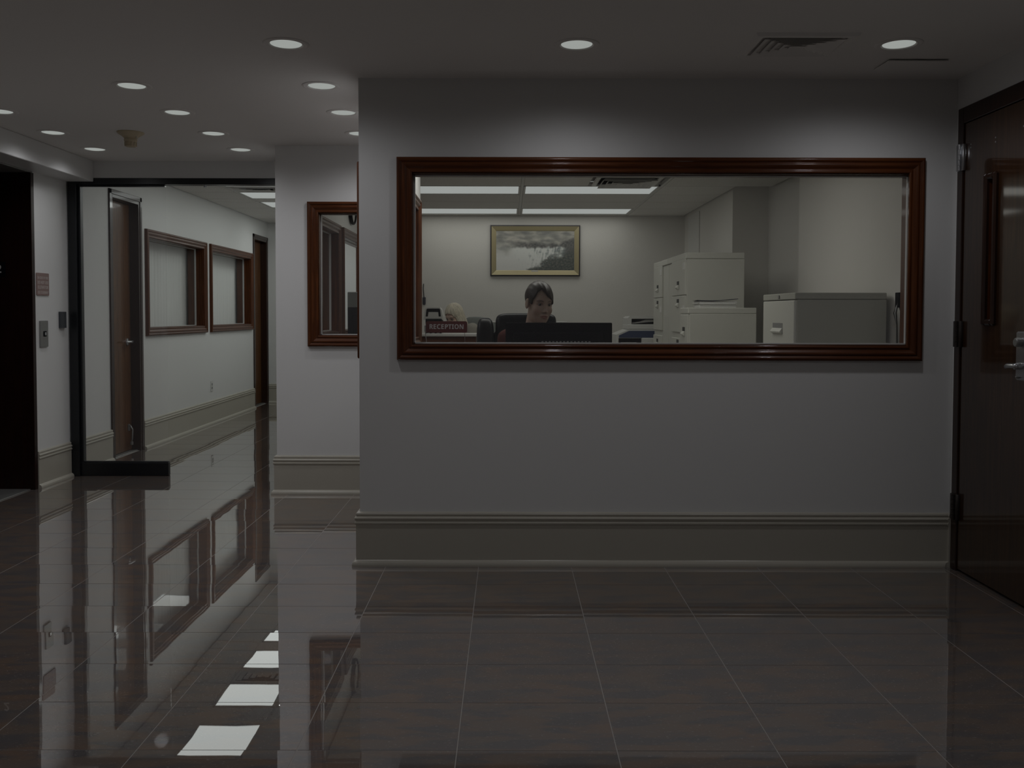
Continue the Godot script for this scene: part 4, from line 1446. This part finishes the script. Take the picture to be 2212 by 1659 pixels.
func office_chair(at: Vector3) -> void:
	var t := thing("office_chair", "black leather executive chair behind the receptionist", "chair", at)
	var tilt := Transform3D(Basis(Vector3.RIGHT, -0.10), Vector3(0, 0, -0.16))
	var s := mb()
	cushion(s, Vector3(0, 0.86, 0), Vector3(0.262, 0.33, 0.075), 0.42, tilt)
	var b := obj("backrest", s, M.black_leather, t, true)
	s = mb()
	cushion(s, Vector3(-0.02, 1.155, 0.005), Vector3(0.20, 0.112, 0.07), 0.32, tilt)
	obj("headrest", s, M.black_leather, t, true)
	s = mb()
	cushion(s, Vector3(0, 0.505, 0.10), Vector3(0.26, 0.065, 0.26), 0.4)
	obj("seat", s, M.black_leather, t, true)
	for k in [-1, 1]:
		s = mb()
		cushion(s, Vector3(0.285 * k, 1.035 if k < 0 else 0.95, -0.06), Vector3(0.058, 0.21, 0.09), 0.5, Transform3D(Basis(Vector3.RIGHT, -0.1), Vector3(0, 0, -0.08)))
		obj("side_wing", s, M.black_leather, t, true)
		s = mb()
		cushion(s, Vector3(0.31 * k, 0.73, 0.10), Vector3(0.045, 0.035, 0.17), 0.5)
		obj("armrest", s, M.black_leather, t, true)
		s = mb()
		tube(s, [Vector3(0.31 * k, 0.71, 0.08), Vector3(0.32 * k, 0.6, 0.08), Vector3(0.28 * k, 0.47, 0.08), Vector3(0.15 * k, 0.44, 0.08)], 0.018, 8)
		obj("arm_bracket", s, M.black_plastic, t, true)
	s = mb()
	lathe(s, [Vector2(0, 0.1), Vector2(0.03, 0.1), Vector2(0.03, 0.28), Vector2(0.02, 0.28), Vector2(0.02, 0.45), Vector2(0, 0.45)], 16, Transform3D(Basis(), Vector3(0, 0, 0.08)))
	obj("gas_column", s, M.black_plastic, t, true)
	for k in 5:
		var a := TAU * k / 5 + 0.3
		var d := Vector3(cos(a), 0, sin(a))
		s = mb()
		tube(s, [Vector3(0, 0.12, 0.08) + d * 0.02, Vector3(0, 0.085, 0.08) + d * 0.29], 0.02, 8)
		obj("leg", s, M.black_plastic, t, true)
		s = mb()
		lathe(s, [Vector2(0, -0.02), Vector2(0.026, -0.02), Vector2(0.028, 0), Vector2(0.026, 0.02), Vector2(0, 0.02)], 14, Transform3D(Basis(Vector3.BACK, PI / 2), Vector3(0, 0.028, 0.08) + d * 0.29))
		obj("caster", s, M.black_plastic, t, true)


func mfp() -> void:
	var t := thing("office_copier", "white and blue office copier beside the tall filing cabinets", "copier", Vector3(1.33, 0, -9.15))
	var s := mb()
	box(s, Vector3(1.07, 0.02, -8.95), Vector3(1.62, 0.93, -9.45), 0.01)
	obj("body", s, M.white_plastic, t)
	s = mb()
	prism(s, [Vector2(1.05, 0.93), Vector2(1.62, 0.93), Vector2(1.62, 1.11), Vector2(1.17, 1.11), Vector2(1.05, 1.06)], Vector3(0, 0, -9.45), Vector3.RIGHT, Vector3.UP, Vector3(0, 0, 0.45))
	var mid := obj("output_housing", s, M.white_plastic, t)
	s = mb()
	prism(s, [Vector2(1.075, 1.03), Vector2(1.62, 1.03), Vector2(1.62, 1.098), Vector2(1.175, 1.098), Vector2(1.075, 1.052)], Vector3(0, 0, -9.0), Vector3.RIGHT, Vector3.UP, Vector3(0, 0, 0.006))
	obj("blue_panel", s, M.blue_panel, mid)
	s = mb()
	box(s, Vector3(1.072, 0.955, -9.0), Vector3(1.615, 1.025, -8.995))
	obj("output_slot", s, M.black_plastic, mid)
	s = mb()
	box(s, Vector3(1.09, 0.95, -8.997), Vector3(1.25, 0.985, -8.94), 0.004)
	box(s, Vector3(1.29, 0.95, -8.997), Vector3(1.60, 1.03, -8.93), 0.008)
	obj("output_tray", s, M.white_plastic, mid)
	s = mb()
	box(s, Vector3(1.16, 1.11, -9.02), Vector3(1.62, 1.16, -9.43), 0.008)
	obj("scanner_bed", s, M.white_plastic, t)
	s = mb()
	prism(s, [Vector2(1.165, 1.16), Vector2(1.205, 1.16), Vector2(1.205, 1.215), Vector2(1.62, 1.215), Vector2(1.62, 1.24), Vector2(1.19, 1.24), Vector2(1.165, 1.22)], Vector3(0, 0, -9.42), Vector3.RIGHT, Vector3.UP, Vector3(0, 0, 0.36))
	var feeder := obj("document_feeder", s, M.white_plastic, t)
	s = mb()
	box(s, Vector3(1.206, 1.161, -9.40), Vector3(1.618, 1.213, -9.35))
	obj("feeder_recess", s, M.black_plastic, feeder)
	s = mb()
	prism(s, [Vector2(1.215, 1.175), Vector2(1.29, 1.185), Vector2(1.35, 1.205), Vector2(1.50, 1.205), Vector2(1.50, 1.19), Vector2(1.36, 1.18), Vector2(1.22, 1.166)], Vector3(0, 0, -9.34), Vector3.RIGHT, Vector3.UP, Vector3(0, 0, 0.22))
	obj("feeder_tray", s, M.white_plastic, feeder)
	for k in 3:
		s = mb()
		box(s, Vector3(1.08, 0.08 + 0.27 * k, -8.949), Vector3(1.61, 0.33 + 0.27 * k, -8.94), 0.003)
		obj("paper_drawer", s, M.white_plastic, t)


# ------------------------------------------------------------------ people

const KEEP := 0

func capsule(a: Vector3, b: Vector3, ra: float, rb: float, k := 0.02) -> Array:
	return [0, a, b, ra, rb, k, 1.0 / maxf((b - a).length_squared(), 1e-9)]


func ball(c: Vector3, r: Vector3, k := 0.012) -> Array:
	return [1, c, r, 0.0, 0.0, k, 0.0]


func cut(c: Vector3, r: Vector3, k := 0.008) -> Array:
	return [2, c, r, 0.0, 0.0, k, 0.0]


func field(p: Vector3, prims: Array) -> float:
	var d := 1.0
	for q in prims:
		var e: float
		if q[0] == 0:
			var a: Vector3 = q[1]
			var ba: Vector3 = q[2] - a
			var h := clampf((p - a).dot(ba) * q[6], 0.0, 1.0)
			e = (p - a - ba * h).length() - lerpf(q[3], q[4], h)
		else:
			var r: Vector3 = q[2]
			var v: Vector3 = (p - q[1]) / r
			var k0 := v.length()
			var k1 := (v / r).length()
			e = k0 * (k0 - 1.0) / k1 if k1 > 1e-6 else -minf(r.x, minf(r.y, r.z))
		var k: float = q[5]
		if q[0] == 2:
			e = -e
			var h2 := maxf(k - absf(d - e), 0.0) / k
			d = maxf(d, e) + h2 * h2 * k * 0.25
		else:
			var h1 := maxf(k - absf(d - e), 0.0) / k
			d = minf(d, e) - h1 * h1 * k * 0.25
	return d


# surface nets of f between lo and hi; appends to arrays {v, n, c, i}
func nets(out: Dictionary, f: Callable, lo: Vector3, hi: Vector3, cell: float, colour: Callable, xf := Transform3D()) -> void:
	var n := Vector3i(((hi - lo) / cell).ceil()) + Vector3i.ONE
	var B := 4
	var nb := Vector3i((Vector3(n - Vector3i.ONE) / B).ceil())
	var sx := 1
	var sy := n.x
	var sz := n.x * n.y
	var val := PackedFloat32Array()
	val.resize(n.x * n.y * n.z)
	val.fill(1e9)
	var cells := PackedInt32Array()
	cells.resize(n.x * n.y * n.z)
	cells.fill(-1)
	var reach := cell * B * 0.87 * 1.35 + cell
	var near := []
	for bz in nb.z:
		for by in nb.y:
			for bx in nb.x:
				var c := lo + (Vector3(bx, by, bz) + Vector3.ONE * 0.5) * cell * B
				if absf(f.call(c)) > reach:
					continue
				near.append(Vector3i(bx, by, bz) * B)
				for z in range(bz * B, mini(bz * B + B + 1, n.z)):
					for y in range(by * B, mini(by * B + B + 1, n.y)):
						for x in range(bx * B, mini(bx * B + B + 1, n.x)):
							var at := x + y * sy + z * sz
							if val[at] == 1e9:
								val[at] = f.call(lo + Vector3(x, y, z) * cell)
	var v: PackedVector3Array = out.v
	var nn: PackedVector3Array = out.n
	var cc: PackedColorArray = out.c
	var ix: PackedInt32Array = out.i
	var off := [0, sx, sy, sx + sy, sz, sx + sz, sy + sz, sx + sy + sz]
	var cor := [Vector3(0, 0, 0), Vector3(1, 0, 0), Vector3(0, 1, 0), Vector3(1, 1, 0), Vector3(0, 0, 1), Vector3(1, 0, 1), Vector3(0, 1, 1), Vector3(1, 1, 1)]
	var edges := [[0, 1], [2, 3], [4, 5], [6, 7], [0, 2], [1, 3], [4, 6], [5, 7], [0, 4], [1, 5], [2, 6], [3, 7]]
	for b in near:
		for z in range(b.z, mini(b.z + B, n.z - 1)):
			for y in range(b.y, mini(b.y + B, n.y - 1)):
				for x in range(b.x, mini(b.x + B, n.x - 1)):
					var at := x + y * sy + z * sz
					var inside := 0
					for k in 8:
						if val[at + off[k]] < 0.0:
							inside += 1
					if inside == 0 or inside == 8:
						continue
					var sum := Vector3.ZERO
					var cnt := 0
					for e in edges:
						var a := val[at + off[e[0]]]
						var d := val[at + off[e[1]]]
						if (a < 0.0) != (d < 0.0):
							sum += cor[e[0]].lerp(cor[e[1]], a / (a - d))
							cnt += 1
					var p := lo + (Vector3(x, y, z) + sum / cnt) * cell
					cells[at] = v.size()
					v.append(xf * p)
					nn.append(Vector3.ZERO)
					cc.append(colour.call(p))
	for b in near:
		for z in range(b.z, mini(b.z + B, n.z - 1)):
			for y in range(b.y, mini(b.y + B, n.y - 1)):
				for x in range(b.x, mini(b.x + B, n.x - 1)):
					var at := x + y * sy + z * sz
					if cells[at] < 0:
						continue
					for e in [[sx, sy, sz], [sy, sz, sx], [sz, sx, sy]]:
						if (val[at] < 0.0) == (val[at + e[0]] < 0.0):
							continue
						if at - e[1] - e[2] < 0:
							continue
						var q := [cells[at], cells[at - e[1]], cells[at - e[1] - e[2]], cells[at - e[2]]]
						if q.min() < 0:
							continue
						if val[at] < 0.0:
							ix.append_array([q[0], q[2], q[1], q[0], q[3], q[2]])
						else:
							ix.append_array([q[0], q[1], q[2], q[0], q[2], q[3]])
	out.v = v
	out.n = nn
	out.c = cc
	out.i = ix


func fresh() -> Dictionary:
	return {"v": PackedVector3Array(), "n": PackedVector3Array(), "c": PackedColorArray(), "i": PackedInt32Array()}


func close(d: Dictionary) -> ArrayMesh:
	var v: PackedVector3Array = d.v
	var ix: PackedInt32Array = d.i
	var nn := PackedVector3Array()
	nn.resize(v.size())
	for k in range(0, ix.size(), 3):
		var f := (v[ix[k + 2]] - v[ix[k]]).cross(v[ix[k + 1]] - v[ix[k]])
		for q in 3:
			nn[ix[k + q]] += f
	for k in nn.size():
		nn[k] = nn[k].normalized()
	var arr := []
	arr.resize(Mesh.ARRAY_MAX)
	arr[Mesh.ARRAY_VERTEX] = v
	arr[Mesh.ARRAY_NORMAL] = nn
	arr[Mesh.ARRAY_COLOR] = d.c
	arr[Mesh.ARRAY_INDEX] = ix
	var m := ArrayMesh.new()
	m.add_surface_from_arrays(Mesh.PRIMITIVE_TRIANGLES, arr)
	return m


func head_prims() -> Array:
	var p := [
		ball(Vector3(0, 0.040, -0.014), Vector3(0.072, 0.083, 0.090)),
		ball(Vector3(0, -0.022, 0.026), Vector3(0.058, 0.085, 0.060), 0.03),
		ball(Vector3(0, -0.075, 0.034), Vector3(0.044, 0.034, 0.044), 0.03),
		ball(Vector3(0, -0.098, 0.056), Vector3(0.020, 0.016, 0.018), 0.03),
		capsule(Vector3(-0.030, 0.028, 0.070), Vector3(0.030, 0.028, 0.070), 0.012, 0.012, 0.02),
		ball(Vector3(-0.038, -0.032, 0.058), Vector3(0.020, 0.020, 0.018), 0.025),
		ball(Vector3(0.038, -0.032, 0.058), Vector3(0.020, 0.020, 0.018), 0.025),
		cut(Vector3(-0.031, 0.005, 0.092), Vector3(0.018, 0.008, 0.021), 0.010),
		cut(Vector3(0.031, 0.005, 0.092), Vector3(0.018, 0.008, 0.021), 0.010),
		capsule(Vector3(0, 0.014, 0.078), Vector3(0, -0.032, 0.099), 0.006, 0.0078, 0.014),
		ball(Vector3(-0.010, -0.037, 0.089), Vector3(0.0065, 0.0055, 0.008), 0.008),
		ball(Vector3(0.010, -0.037, 0.089), Vector3(0.0065, 0.0055, 0.008), 0.008),
		ball(Vector3(0, -0.062, 0.081), Vector3(0.023, 0.0055, 0.010), 0.010),
		ball(Vector3(0, -0.074, 0.080), Vector3(0.020, 0.006, 0.010), 0.008),
		cut(Vector3(0, -0.0675, 0.094), Vector3(0.026, 0.0022, 0.008), 0.004),
	]
	for s in [-1.0, 1.0]:
		p.append(ball(Vector3(0.077 * s, -0.004, -0.006), Vector3(0.010, 0.031, 0.019), 0.010))
		p.append(cut(Vector3(0.090 * s, 0.0, 0.0), Vector3(0.007, 0.019, 0.010), 0.006))
	p.append(capsule(Vector3(0, -0.05, -0.028), Vector3(0, -0.19, -0.045), 0.050, 0.054, 0.03))
	return p


# the head looks along +z of its own frame; returns nothing, adds to body arrays
func head(out: Dictionary, xf: Transform3D, skin: Color) -> void:
	var prims := head_prims()
	var f := func(p: Vector3) -> float: return field(p, prims)
	var lip := Color(skin.r * 0.72, skin.g * 0.48, skin.b * 0.48)
	var brow := Color(skin.r * 0.28, skin.g * 0.25, skin.b * 0.25)
	var col := func(p: Vector3) -> Color:
		var c := skin
		var m := Vector2(p.x / 0.024, (p.y + 0.068) / 0.0105).length()
		if p.z > 0.06:
			c = c.lerp(lip, clampf((1.15 - m) * 3.0, 0, 1))
			for s in [-1.0, 1.0]:
				var bx: float = (p.x - 0.032 * s) / 0.021
				var by: float = (p.y - 0.0265 + 0.006 * bx * bx) / 0.0042
				c = c.lerp(brow, clampf((1.2 - Vector2(bx, by).length()) * 2.0, 0, 0.8))
				var e := Vector2((p.x - 0.031 * s) / 0.017, (p.y - 0.005) / 0.010).length()
				c = c.lerp(Color(skin.r * 0.5, skin.g * 0.4, skin.b * 0.38), clampf((1.2 - e) * 2.0, 0, 0.6))
			c = c.lerp(Color(skin.r * 1.0, skin.g * 0.8, skin.b * 0.76), clampf(1.0 - Vector2((absf(p.x) - 0.04) / 0.02, (p.y + 0.035) / 0.02).length(), 0, 1) * 0.5)
		return c
	nets(out, f, Vector3(-0.096, -0.20, -0.112), Vector3(0.096, 0.132, 0.120), 0.0036, col, xf)


func eyes(parent: Node3D, xf: Transform3D, gaze: Vector3) -> void:
	for s in [-1.0, 1.0]:
		var t := mb(1)
		var c := Vector3(0.031 * s, 0.0045, 0.0665)
		var g := gaze.normalized()
		for i in 20:
			for j in 12:
				var q := []
				for e in [[0, 0], [1, 0], [1, 1], [0, 1]]:
					var a: float = TAU * (i + e[0]) / 20
					var b: float = PI * (j + e[1]) / 12
					q.append(Vector3(sin(b) * cos(a), cos(b), sin(b) * sin(a)))
				# pole along the gaze
				var R := Basis(Quaternion(Vector3.UP, g))
				var order := [0, 1, 2, 0, 2, 3]
				var mid: Vector3 = R * (q[0] + q[2])
				if Plane(xf * (R * q[0]), xf * (R * q[1]), xf * (R * q[2])).normal.dot(xf.basis * mid) < 0:
					order = [0, 2, 1, 0, 3, 2]
				for k in order:
					var d: Vector3 = q[k]
					var ring := acos(clampf(d.y, -1, 1))
					t.set_color(Color(0.004, 0.003, 0.002) if ring < 0.2 else Color(0.045, 0.028, 0.015) if ring < 0.53 else Color(0.26, 0.235, 0.21))
					t.add_vertex(xf * (c + R * d * 0.0118))
		obj("eye", t, M.eye, parent, true)


# limbs of a seated figure; local frame: hips over the origin, facing +z, seat height s, arms reaching forward to height d
func seated(s: float, d: float, lean: float) -> Dictionary:
	var j := {}
	j.pelvis = Vector3(0, s + 0.10, 0)
	j.waist = Vector3(0, s + 0.24, 0.015 + lean * 0.2)
	j.chest = Vector3(0, s + 0.42, 0.02 + lean * 0.55)
	j.neck = Vector3(0, s + 0.555, -0.01 + lean * 0.85)
	for k in [-1.0, 1.0]:
		var n := "r" if k < 0 else "l"
		j["shoulder_" + n] = Vector3(0.180 * k, s + 0.54, 0.0 + lean * 0.75)
		j["elbow_" + n] = Vector3(0.235 * k, s + 0.25, 0.06 + lean * 0.7)
		j["wrist_" + n] = Vector3(0.15 * k, d + 0.035, 0.28 + lean)
		j["hip_" + n] = Vector3(0.09 * k, s + 0.085, 0.02)
		j["knee_" + n] = Vector3(0.10 * k, s + 0.055, 0.41)
		j["ankle_" + n] = Vector3(0.10 * k, 0.09, 0.36)
		j["toe_" + n] = Vector3(0.11 * k, 0.035, 0.52)
	return j


func hand(out: Dictionary, wrist: Vector3, side: float, skin: Color) -> void:
	# palm down, fingers forward and a little curled onto the desk
	var p := [capsule(Vector3(0, 0, -0.02), Vector3(0, 0, 0.01), 0.026, 0.027, 0.02), capsule(Vector3(-0.022, 0.0, 0.03), Vector3(-0.026, 0.002, 0.085), 0.012, 0.0115, 0.02), capsule(Vector3(0.0, 0.002, 0.03), Vector3(0.0, 0.004, 0.09), 0.014, 0.0115, 0.02), capsule(Vector3(0.024, 0.0, 0.03), Vector3(0.026, 0.0, 0.082), 0.012, 0.0105, 0.02)]
	var lens := [0.062, 0.072, 0.068, 0.052]
	for k in 4:
		var x: float = [-0.030, -0.010, 0.010, 0.029][k]
		var l: float = lens[k]
		var a := Vector3(x, 0.003, 0.085 - absf(x) * 0.15)
		var b := a + Vector3(x * 0.12, 0.004, l * 0.5)
		var c := b + Vector3(x * 0.06, -0.012, l * 0.32)
		var e := c + Vector3(0, -0.014, l * 0.2)
		p.append_array([capsule(a, b, 0.0092, 0.0085, 0.006), capsule(b, c, 0.0085, 0.0078, 0.004), capsule(c, e, 0.0078, 0.0068, 0.004)])
	var ta := Vector3(-0.022, -0.004, 0.012)
	p.append_array([capsule(ta, ta + Vector3(-0.026, -0.006, 0.030), 0.0125, 0.0105, 0.012), capsule(ta + Vector3(-0.026, -0.006, 0.030), ta + Vector3(-0.034, -0.014, 0.058), 0.010, 0.0078, 0.005)])
	var f := func(q: Vector3) -> float: return field(q, p)
	nets(out, f, Vector3(-0.075, -0.045, -0.055), Vector3(0.05, 0.04, 0.175), 0.0034, func(_q): return skin, Transform3D(Basis.from_scale(Vector3(side, 1, 1)) if side > 0 else Basis(), wrist))


func person(label: String, at: Vector3, yaw: float, s: float, d: float, lean: float, head_xf: Transform3D, hair: Callable, hair_box: AABB, hair_mat: StandardMaterial3D, shirt: Material, skin: Color, gaze: Vector3) -> void:
	var t := thing("person", label, "person", at)
	t.rotation.y = yaw
	var j := seated(s, d, lean)
	var body := fresh()
	var prims := []
	var cloth := []
	var legs := []
	var shoes := []
	prims.append(ball(j.pelvis, Vector3(0.15, 0.10, 0.11), 0.05))
	prims.append(capsule(j.pelvis, j.waist, 0.115, 0.10, 0.06))
	prims.append(capsule(j.waist, j.chest, 0.10, 0.118, 0.06))
	prims.append(ball(j.chest, Vector3(0.15, 0.14, 0.105), 0.06))
	prims.append(capsule(j.shoulder_l, j.shoulder_r, 0.05, 0.05, 0.06))
	prims.append(capsule(j.neck, head_xf * Vector3(0, -0.10, -0.03), 0.056, 0.05, 0.04))
	for n in ["l", "r"]:
		prims.append(capsule(j["shoulder_" + n], j["elbow_" + n], 0.047, 0.038, 0.03))
		prims.append(capsule(j["elbow_" + n], j["wrist_" + n], 0.037, 0.024, 0.02))
		prims.append(capsule(j["hip_" + n], j["knee_" + n], 0.085, 0.055, 0.04))
		prims.append(capsule(j["knee_" + n], j["ankle_" + n], 0.053, 0.036, 0.03))
		prims.append(capsule(j["ankle_" + n] + Vector3(0, -0.04, -0.02), j["toe_" + n], 0.042, 0.032, 0.02))
	var f := func(p: Vector3) -> float: return field(p, prims)
	nets(body, f, Vector3(-0.36, -0.02, -0.22), Vector3(0.36, s + 0.66, 0.62), 0.014, func(_p): return skin)
	for n in ["l", "r"]:
		hand(body, j["wrist_" + n] + Vector3(0, 0, 0.02), 1.0 if n == "r" else -1.0, skin)
	head(body, head_xf, skin)
	var b := place("body", close(body), M.skin, t, true)
	eyes(t, head_xf, gaze)
	# hair
	var hd := fresh()
	var strand := FastNoiseLite.new()
	strand.seed = 4
	strand.frequency = 1.0
	var tint: Color = hair_mat.albedo_color.srgb_to_linear()
	var lock := func(p: Vector3) -> Color:
		var a := atan2(p.x, p.z + 0.014)
		var k := 1.0 + 0.75 * strand.get_noise_2d(a * 16.0 + p.y * 10.0, p.y * 6.0) + 0.4 * strand.get_noise_2d(a * 42.0, p.y * 12.0 + 9.0)
		return Color(tint.r * k, tint.g * k, tint.b * k)
	nets(hd, hair, hair_box.position, hair_box.end, 0.0036, lock, head_xf)
	var strands: StandardMaterial3D = hair_mat.duplicate()
	strands.albedo_color = Color.WHITE
	strands.vertex_color_use_as_albedo = true
	place("hair", close(hd), strands, t, true)
	# shirt: torso and sleeves a centimetre outside the body, open at the neck
	cloth.append(capsule(j.pelvis, j.waist, 0.128, 0.112, 0.06))
	cloth.append(capsule(j.waist, j.chest, 0.112, 0.13, 0.06))
	cloth.append(ball(j.chest, Vector3(0.162, 0.152, 0.117), 0.06))
	cloth.append(capsule(j.shoulder_l, j.shoulder_r, 0.061, 0.061, 0.06))
	for n in ["l", "r"]:
		cloth.append(capsule(j["shoulder_" + n], j["elbow_" + n], 0.062, 0.054, 0.03))
		cloth.append(capsule(j["elbow_" + n], j["elbow_" + n].lerp(j["wrist_" + n], 0.9), 0.053, 0.038, 0.02))
	var nk: Vector3 = j.neck
	cloth.append(cut(nk + Vector3(0, 0.045, 0.055), Vector3(0.072, 0.075, 0.09), 0.012))
	var fc := func(p: Vector3) -> float: return field(p, cloth) + 0.0025 * sin(p.x * 55.0 + p.y * 30.0) * sin(p.y * 42.0)
	var cd := fresh()
	nets(cd, fc, Vector3(-0.38, s + 0.0, -0.22), Vector3(0.38, s + 0.64, 0.44), 0.010, func(_p): return Color.WHITE)
	var top := place("top", close(cd), shirt, t, true)
	# trousers and shoes
	legs.append(ball(j.pelvis, Vector3(0.162, 0.110, 0.122), 0.05))
	for n in ["l", "r"]:
		legs.append(capsule(j["hip_" + n], j["knee_" + n], 0.095, 0.066, 0.04))
		legs.append(capsule(j["knee_" + n], j["ankle_" + n], 0.065, 0.052, 0.03))
		shoes.append(capsule(j["ankle_" + n] + Vector3(0, -0.045, -0.025), j["toe_" + n], 0.048, 0.037, 0.02))
	var ld := fresh()
	nets(ld, func(p: Vector3) -> float: return field(p, legs), Vector3(-0.3, 0.0, -0.2), Vector3(0.3, s + 0.3, 0.52), 0.014, func(_p): return Color.WHITE)
	place("trousers", close(ld), M.trousers, t, true)
	var sd := fresh()
	nets(sd, func(p: Vector3) -> float: return field(p, shoes), Vector3(-0.2, -0.03, 0.2), Vector3(0.2, 0.14, 0.62), 0.010, func(_p): return Color.WHITE)
	place("shoes", close(sd), M.black_leather, t, true)


func curve(table: Array, x: float) -> float:
	for k in table.size() - 1:
		if x <= table[k + 1][0]:
			return lerpf(table[k][1], table[k + 1][1], smoothstep(0.0, 1.0, (x - table[k][0]) / (table[k + 1][0] - table[k][0])))
	return table[-1][1]


func people() -> void:
	# hairline heights against the angle from the face's middle (degrees, positive towards her left)
	var short_line := [[-180, -0.075], [-125, -0.07], [-105, 0.02], [-86, 0.030], [-74, 0.0], [-64, -0.004], [-52, 0.036], [-34, 0.080], [-20, 0.094], [-6, 0.076], [12, 0.052], [32, 0.026], [52, 0.004], [68, -0.002], [85, 0.02], [105, 0.02], [125, -0.07], [180, -0.075]]
	var hair_short := func(p: Vector3) -> float:
		var q := (p - Vector3(0, 0.040, -0.014))
		var r := Vector3(0.0805, 0.097, 0.103)
		var v := q / r
		var k0 := v.length()
		var d := k0 * (k0 - 1.0) / maxf((v / r).length(), 1e-5)
		var face := (p - Vector3(0, -0.01, 0.030)) / Vector3(0.070, 0.105, 0.072)
		var fd := (face.length() - 1.0) * 0.066
		var h0 := maxf(0.02 - absf(d - fd), 0.0) / 0.02
		d = minf(d, fd) - h0 * h0 * 0.005
		var a := rad_to_deg(atan2(p.x, p.z))
		d += 0.0009 * sin(p.x * 260.0 + p.y * 60.0 + 1.5 * sin(p.y * 40.0))
		var line := curve(short_line, a) - p.y
		var h1 := maxf(0.008 - absf(d - line), 0.0) / 0.008
		return maxf(d, line) + h1 * h1 * 0.002
	var hx := Transform3D(Basis(Vector3.UP, deg_to_rad(14)) * Basis(Vector3.RIGHT, deg_to_rad(9)) * Basis(Vector3.BACK, deg_to_rad(-2)), Vector3(0.0, 1.322, 0.075))
	person("dark haired woman in a maroon top at the reception desk, looking down at her screen", Vector3(0.172, 0, -5.64), deg_to_rad(10), 0.565, 0.74, 0.06, hx, hair_short, AABB(Vector3(-0.1, -0.09, -0.125), Vector3(0.2, 0.245, 0.245)), M.hair_dark, M.maroon, Color(0.47, 0.355, 0.285), Vector3(0.1, -0.25, 1))
	var bob_line := [[-180, -0.125], [-100, -0.125], [-80, -0.12], [-72, -0.09], [-60, -0.05], [-48, 0.022], [-26, 0.062], [0, 0.07], [26, 0.060], [48, 0.02], [60, -0.05], [72, -0.09], [80, -0.12], [180, -0.125]]
	var hair_bob := func(p: Vector3) -> float:
		var y := maxf(p.y, 0.02)
		var q := Vector3(p.x, y - 0.036, p.z + 0.014)
		var wide := -0.004 + 0.009 * clampf((0.02 - p.y) / 0.1, 0, 1)
		var r := Vector3(0.089 + wide, 0.104, 0.106 + wide)
		var v := q / r
		var k0 := v.length()
		var d := k0 * (k0 - 1.0) / maxf((v / r).length(), 1e-5)
		var a := rad_to_deg(atan2(p.x, p.z))
		d += 0.0012 * sin(p.x * 210.0 + p.y * 50.0 + 1.3 * sin(p.z * 70.0))
		var line := curve(bob_line, a) - p.y
		return maxf(d, line)
	var bx := Transform3D(Basis(Vector3.RIGHT, deg_to_rad(24)), Vector3(0.0, 1.228, 0.105))
	person("blond woman in a pale grey top, head bowed, behind the office counter", Vector3(-0.47, 0, -9.27), deg_to_rad(-38), 0.56, 0.74, 0.06, bx, hair_bob, AABB(Vector3(-0.115, -0.135, -0.135), Vector3(0.23, 0.285, 0.245)), M.hair_blond, M.beige_cloth, Color(0.55, 0.39, 0.31), Vector3(0, -0.4, 1))
	# the blond woman's desk and chair
	desk("desk", "desk behind the office counter where the blond woman works", -1.2, -0.3, -8.55, -9.02)
	var t := thing("office_chair", "pale grey office chair of the blond woman", "chair", Vector3(-0.46, 0, -9.32))
	t.rotation.y = deg_to_rad(-38)
	var s := mb()
	cushion(s, Vector3(0, 0.495, 0.03), Vector3(0.24, 0.05, 0.24), 0.4)
	obj("seat", s, M.partition, t, true)
	s = mb()
	cushion(s, Vector3(0, 0.93, -0.205), Vector3(0.16, 0.30, 0.04), 0.45)
	obj("backrest", s, M.partition, t, true)
	s = mb()
	lathe(s, [Vector2(0, 0.08), Vector2(0.025, 0.08), Vector2(0.025, 0.45), Vector2(0, 0.45)], 14)
	tube(s, [Vector3(0, 0.475, -0.1), Vector3(0, 0.5, -0.24), Vector3(0, 0.7, -0.245)], 0.018, 8)
	obj("post", s, M.black_plastic, t, true)
	for k in 5:
		var a := TAU * k / 5
		s = mb()
		tube(s, [Vector3(0, 0.09, 0), Vector3(cos(a) * 0.27, 0.055, sin(a) * 0.27)], 0.018, 8)
		obj("leg", s, M.black_plastic, t, true)
		s = mb()
		lathe(s, [Vector2(0, -0.018), Vector2(0.026, -0.018), Vector2(0.026, 0.018), Vector2(0, 0.018)], 12, Transform3D(Basis(Vector3.BACK, PI / 2), Vector3(cos(a) * 0.27, 0.027, sin(a) * 0.27)))
		obj("caster", s, M.black_plastic, t, true)
